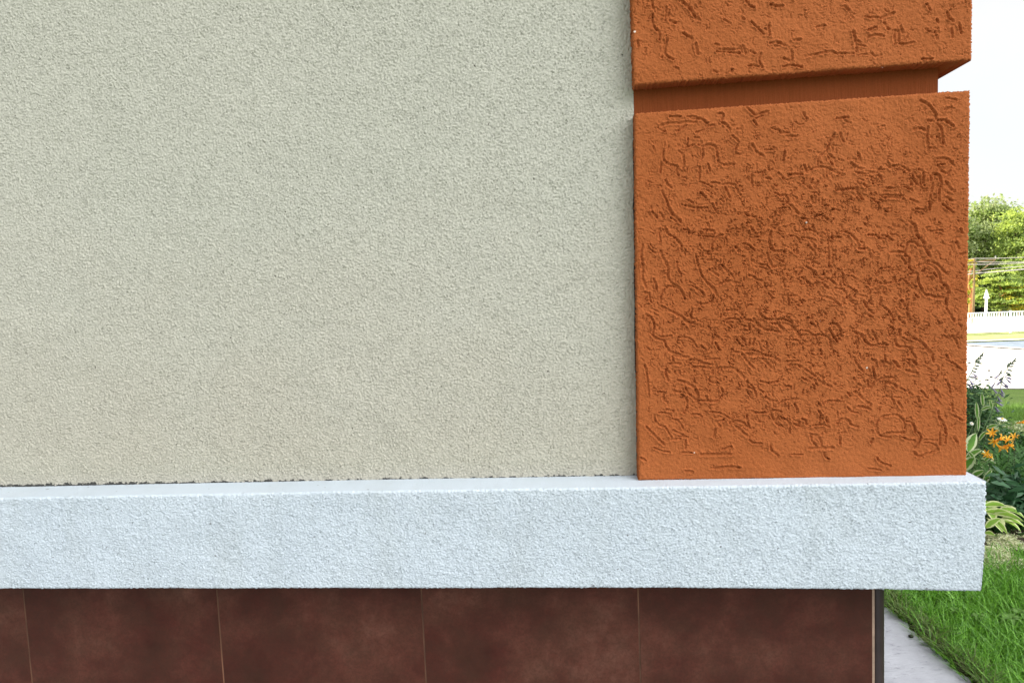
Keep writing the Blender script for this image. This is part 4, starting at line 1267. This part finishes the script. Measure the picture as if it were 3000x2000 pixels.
M['pale']=leafmat('pale_flower',(0.62,0.62,0.38),(0.78,0.78,0.58),30,0.3); M['palegreen']=leafmat('pale_green_leaf',(0.18,0.28,0.08),(0.34,0.42,0.16),20,0.3)
ground_cover('ground_cover','creamy low ground cover flowers edging the front of the bed',((2800,1652),(3320,1640),(3280,1565),(2800,1578)),64000,0.0080,[M['pale'],M['palegreen']],0.0,0.07,1,0.74)
ground_cover('ground_cover','pale yellow-green ground cover at the back of the bed',((2860,1276),(3420,1276),(3380,1242),(2880,1242)),38000,0.012,[M['pale'],M['palegreen']],0.0,0.10,2,0.42)
ground_cover('ground_cover','small white flowers behind the orange lilies',((2925,1292),(3050,1292),(3050,1280),(2925,1280)),900,0.010,[M['petal_white'],M['palegreen']],0.02,0.09,3,0.5)
ground_cover('ground_cover','loose green foliage filling the flower bed',((2760,1560),(3420,1560),(3380,1285),(2815,1285)),26000,0.022,[M['bushleaf'],M['strap']],0.0,0.14,4,0.5)

# ------------------------------------------------------------------ far things
def fence():
    A=np.array(G(2835,981)); B=np.array(G(3000,975)); d=B-A; d[2]=0; L=np.linalg.norm(d[:2]); u=d/L
    s0,s1=-8.0,14.0; zt=P(2917,913,(A[1]+B[1])/2)[2]; zg=float(terr(30)); h=zt-zg
    o=A+u*s0; o[2]=zg
    e=empty('fence',tuple(o),'white metal picket railing along the far side of the road','fence',rz=0.0)
    M['whitepaint']=simple('white_paint',(0.78,0.80,0.80),0.5,0.4,0.04,3)
    side=np.array([-u[1],u[0],0]); npan=9; pl=(s1-s0)/npan
    def bar(b,s,z0,z1,wd,th):
        c=o+u*s; vs=[]
        for z in (z0,z1):
            for (p,q) in ((-1,-1),(1,-1),(1,1),(-1,1)): v=c+u*wd/2*p+side*th/2*q; vs.append((v[0],v[1],zg+z))
        b.add(vs,[(0,3,2,1),(4,5,6,7),(0,1,5,4),(1,2,6,5),(2,3,7,6),(3,0,4,7)],sm=False)
    for k in range(npan):
        b=MB(); sa=k*pl+0.04; sb=(k+1)*pl-0.04
        for z0,z1 in ((h-0.05,h),(h-0.27,h-0.22),(0.12,0.17)): bar(b,(sa+sb)/2,z0,z1,sb-sa,0.04)
        m=int((sb-sa)/0.105)
        for i in range(1,m): bar(b,sa+(sb-sa)*i/m,0.17,h-0.05,0.04,0.028)
        b.build('fence_panel',M['whitepaint'],e)
    for k in range(npan+1):
        b=MB(); bar(b,k*pl,0.0,h+0.03,0.07,0.07); b.build('post',M['whitepaint'],e)
fence()
def far_sign():
    Y=34.0; t=VEC(P(2890,848,Y)); l=VEC(P(2883.5,874,Y)); r_=VEC(P(2897,874,Y)); g0=VEC(P(2886,914,Y)); g0.z=float(terr(Y))
    M['signback']=simple('sign_white',(0.80,0.80,0.78),0.5,0.4,0.05,3)
    e=empty('warning_sign',tuple(g0),'white triangular road sign on a slim post behind the railing','road sign')
    k=0.9; hw=(r_-l).length/2; dy=0.32
    a=VEC(P(2882.5,874,Y+dy)); c=VEC(P(2897.5,874,Y-dy)); tt=Vector((t.x,Y,t.z)); n=(c-a).cross(tt-a).normalized()*0.02
    cen=(a+c+tt)/3
    b=MB(); f=[tt.lerp(cen,-.0),a,c]; vs=[p-n for p in f]+[p+n for p in f]
    b.add(vs,[(0,1,2),(5,4,3),(0,3,4,1),(1,4,5,2),(2,5,3,0)],sm=False); b.build('sign_plate',M['signback'],e)
    b=MB(); m=(a+c)/2; b.tube([g0,(g0+m)/2+Vector((0.01,0,0)),m,cen],[0.06,0.06,0.055,0.05],8); b.build('post',M['signback'],e)
    b=MB()
    for q in (cen,m+Vector((0,0,0.08))): b.tube([q-(c-a)*0.18,q+(c-a)*0.18],0.02,6)
    b.build('bracket',M['signback'],e)
far_sign()
M['wood']=simple('pole_wood',(0.20,0.14,0.07),0.85,0.1,0.2,2); M['wire']=simple('wire',(0.35,0.33,0.32),0.6); M['insul']=simple('insulator',(0.3,0.3,0.28),0.3)
def pole(px,Y,top,label,dirx):
    g0=VEC(P(px,900,Y)); g0.z=float(terr(Y)); t=VEC(P(px+4,top,Y))
    e=empty('utility_pole',tuple(g0),label,'utility pole','utility poles carrying the wires')
    b=MB(); b.tube([g0,(g0+t)/2,t],[0.062,0.055,0.045],9); b.build('pole',M['wood'],e)
    b=MB(); ca=t+Vector((-0.9,0,-0.25)); cb=t+Vector((1.0,0,-0.10)); b.tube([ca,cb],0.035,6); co=b.build('crossarm',M['wood'],e)
    b=MB(); b.tube([t+Vector((0.0,0,-0.85)),cb],0.028,6); b.build('brace',M['wood'],e)
    for q in (0.0,0.5,1.0):
        b=MB(); p=ca.lerp(cb,q); b.tube([p,p+Vector((0,0,0.07)),p+Vector((0,0,0.10)),p+Vector((0,0,0.18))],[0.015,0.015,0.035,0.025],8); b.build('insulator',M['insul'],e)
    return ca,cb,t
ca,cb,pt=pole(2851,37.0,757,'wooden utility pole with a crossarm beside the orange block, golden in the sun',1)
ca2,cb2,pt2=pole(3330,33.0,720,'second wooden utility pole farther right with a crossarm',1)
names=['topmost of the overhead wires above the railing','second overhead wire from the top','third overhead wire from the top','fourth overhead wire, below the crossarm','lowest and thickest overhead cable, with a sag']
for k,(p,q,rad,sg) in enumerate([(pt,pt2,0.016,0.15),(ca,ca2,0.016,0.18),(ca.lerp(cb,.5),ca2.lerp(cb2,.5),0.016,0.2),(cb+Vector((0,0,-.45)),cb2+Vector((0,0,-.2)),0.016,0.05),(pt+Vector((0,0,-.75)),pt2+Vector((0,0,-.35)),0.03,0.1)]):
    b=MB(); ex=p+(p-q)*0.6; pts=[]
    for i in range(25):
        t=i/24; pts.append(ex.lerp(p,t/0.375)+Vector((0,0,-sg*4*(t/0.375)*(1-t/0.375)*.5)) if t<0.375 else p.lerp(q,(t-0.375)/0.625)+Vector((0,0,-sg*4*((t-.375)/.625)*(1-(t-.375)/.625))))
    b.tube(pts,rad,5); o=b.build('overhead_wire',M['wire'],None,origin=tuple(pts[0])); tag(o,names[k],'wire','overhead wires')

# trees
def crown(e, mats, cx, cy, z0, z1, rx, ry, n, leaf, seed, clumps=60, layered=False, gap=0.0):
    r=np.random.default_rng(seed); c=[]
    while len(c)<clumps:
        q=r.uniform(-1,1,3)
        d=q[0]**2+q[1]**2+q[2]**2
        if d>1 or d<r.random()*0.55: continue
        c.append(q)
    c=np.array(c); taper=1-0.35*np.clip(c[:,2],0,1)
    hz=(z1-z0)/2; C_=np.stack([cx+c[:,0]*rx*taper*r.uniform(.75,1.05,clumps),cy+c[:,1]*ry*taper,z0+hz+c[:,2]*hz],-1)
    k=r.integers(0,clumps,n); sz=r.uniform(.5,1.25,clumps)[k]; g_=r.normal(size=(n,3))
    rr_=np.array([1,1,0.45 if not layered else 0.16])*min(rx,hz)*0.24
    p=C_[k]+g_*rr_*sz[:,None]; p[:,2]-=0.10*np.abs(g_[:,0])*rx*0.3
    A=r.normal(size=(n,3)); A[:,2]+=0.8; A/=np.linalg.norm(A,axis=1)[:,None]; B=np.cross(A,r.normal(size=(n,3))); B/=np.linalg.norm(B,axis=1)[:,None]; D=np.cross(A,B)
    s=(leaf*r.uniform(.5,1.3,n))[:,None]; V=np.stack([p-B*s,p-D*s*.55,p+B*s,p+D*s*.55],1).reshape(-1,3)
    o=np.array(world_of(e)); V=V-o
    mi=(r.random(clumps)[k]+r.normal(0,.15,n)>0.5).astype(int)
    me=npmesh('crown',V,np.arange(4*n).reshape(n,4),mi=mi); link('crown',me,mats,e)
    return C_
def tree(px, Y, top, bot, wpx, label, mats, seed, n=9000, leaf=0.11, layered=False, trunk='bark', clumps=60, tr=0.16):
    g0=VEC(P(px,900,Y)); g0.z=float(terr(Y)); zt=P(px,top,Y)[2]; zb=P(px,bot,Y)[2]; rx=wpx/2*(Y+1.2)/F*1.1
    e=empty('tree',tuple(g0),label,'tree','trees beyond the railing')
    C_=crown(e,[M[m] for m in mats],g0.x,g0.y,zb,zt,rx,rx*0.9,n,leaf,seed,clumps,layered)
    b=MB(); r=random.Random(seed); H=zt-g0.z; pts=[g0+Vector((r.uniform(-.12,.12)*i/4,r.uniform(-.1,.1)*i/4,H*0.93*i/5)) for i in range(6)]; pts[0]=g0
    b.tube(pts,[tr*(1-0.16*i) for i in range(6)],8)
    for q in C_[::max(1,len(C_)//16)]:
        t=min(.95,max(.15,(q[2]-g0.z)/H-0.12)); i=int(t*5); a=pts[min(i,4)].lerp(pts[min(i+1,5)],t*5-i) if i<5 else pts[5]
        m=a.lerp(Vector(q),0.5)+Vector((0,0,0.12*H*0.2)); b.tube([a,m,Vector(q)],[tr*.35,tr*.22,tr*.08],5)
    b.build('trunk',M[trunk],e); return e
M['bark']=simple('bark',(0.13,0.10,0.07),0.9,0.1,0.3,4); M['goldbark']=simple('pine_bark',(0.42,0.20,0.08),0.9,0.1,0.3,4)
def tl(name,c1,c2,tr=0.45): M[name]=leafmat(name,c1,c2,0.9,tr)
tl('leaf_mid',(0.24,0.34,0.09),(0.35,0.45,0.13),0.5); tl('leaf_bright',(0.33,0.45,0.08),(0.48,0.56,0.13),0.5); tl('leaf_grey',(0.30,0.37,0.17),(0.42,0.48,0.22),0.5); tl('leaf_dark',(0.03,0.07,0.025),(0.07,0.13,0.04)); tl('leaf_gold',(0.50,0.46,0.05),(0.66,0.55,0.07),0.5)
tree(2903,50,570,800,150,'tallest grey-green tree, its open crown rising highest above the railing',('leaf_grey','leaf_mid'),1,15000,0.12,clumps=80)
tree(2978,46,615,890,120,'bright green tree at the right edge of the photo, in front of the tallest tree',('leaf_bright','leaf_mid'),2,14000,0.10,clumps=80)
tree(2843,41,745,908,26,'golden sunlit tree with orange trunk hard against the orange block',('leaf_gold','leaf_bright'),3,2600,0.09,trunk='goldbark',clumps=24,tr=0.13)
tree(2930,42,790,910,95,'low layered green tree right behind the triangular sign',('leaf_bright','leaf_mid'),4,9000,0.085,True,'goldbark',50,0.10)
tree(2882,47,800,915,90,'low dark green tree in the shade behind the sign',('leaf_dark','leaf_mid'),5,7000,0.10,True,'bark',40)
tree(2868,54,640,850,100,'dark tree filling the gap behind the utility pole',('leaf_dark','leaf_mid'),6,9000,0.12)
tree(3045,43,700,910,120,'bright layered tree just outside the right edge of the photo',('leaf_bright','leaf_mid'),7,9000,0.10,True)
tree(2985,41.5,830,912,70,'young yellow-green tree low at the right above the railing',('leaf_gold','leaf_bright'),8,6000,0.08,True,'goldbark',40,0.08)
for k,(px,Y,tp) in enumerate([(2770,48,600),(3160,50,560),(3300,46,620),(3480,52,570),(2650,52,590),(2520,49,610),(2390,53,570)]):
    tree(px,Y,tp,880,170,['round green tree hidden behind the house corner','tall green tree well to the right','medium green tree far right beside the second pole','last green tree of the row, far right','broad green tree hidden behind the house, second from the corner','medium green tree hidden behind the house, third from the corner','tall green tree hidden behind the house, farthest from the corner'][k],('leaf_mid','leaf_grey'),20+k,8000,0.13)
# low dark undergrowth closing the view under the crowns
r=np.random.default_rng(77); n=26000; x=r.uniform(8,60,n); y=56+r.normal(0,1.2,n); z=-1.5+np.abs(r.normal(0,1.3,n))*(0.8+0.3*np.sin(x*1.3))
A=r.normal(size=(n,3)); A/=np.linalg.norm(A,axis=1)[:,None]; B=np.cross(A,r.normal(size=(n,3))); B/=np.linalg.norm(B,axis=1)[:,None]; D=np.cross(A,B); c0=np.stack([x,y,z],-1); s=(0.16*r.uniform(.6,1.3,n))[:,None]
o=link('undergrowth',npmesh('undergrowth',np.stack([c0-B*s,c0-D*s*.6,c0+B*s,c0+D*s*.6],1).reshape(-1,3),np.arange(4*n).reshape(n,4)),M['leaf_dark']); tag(o,'dark undergrowth at the foot of the far trees',None,None,'stuff')
# debris on the path
for k,(px,py,s,lab) in enumerate([(2669,1865,0.009,'dark pebble lying on the concrete path near the lawn edge')]):
    q=G(px,py,0.032); b=MB(); b.blob((q[0],q[1],q[2]+0.004),(s*1.2,s,s*0.7),8,5); o=b.build('pebble',M['seed'],None,origin=tuple(float(v) for v in q)); tag(o,lab,'pebble')
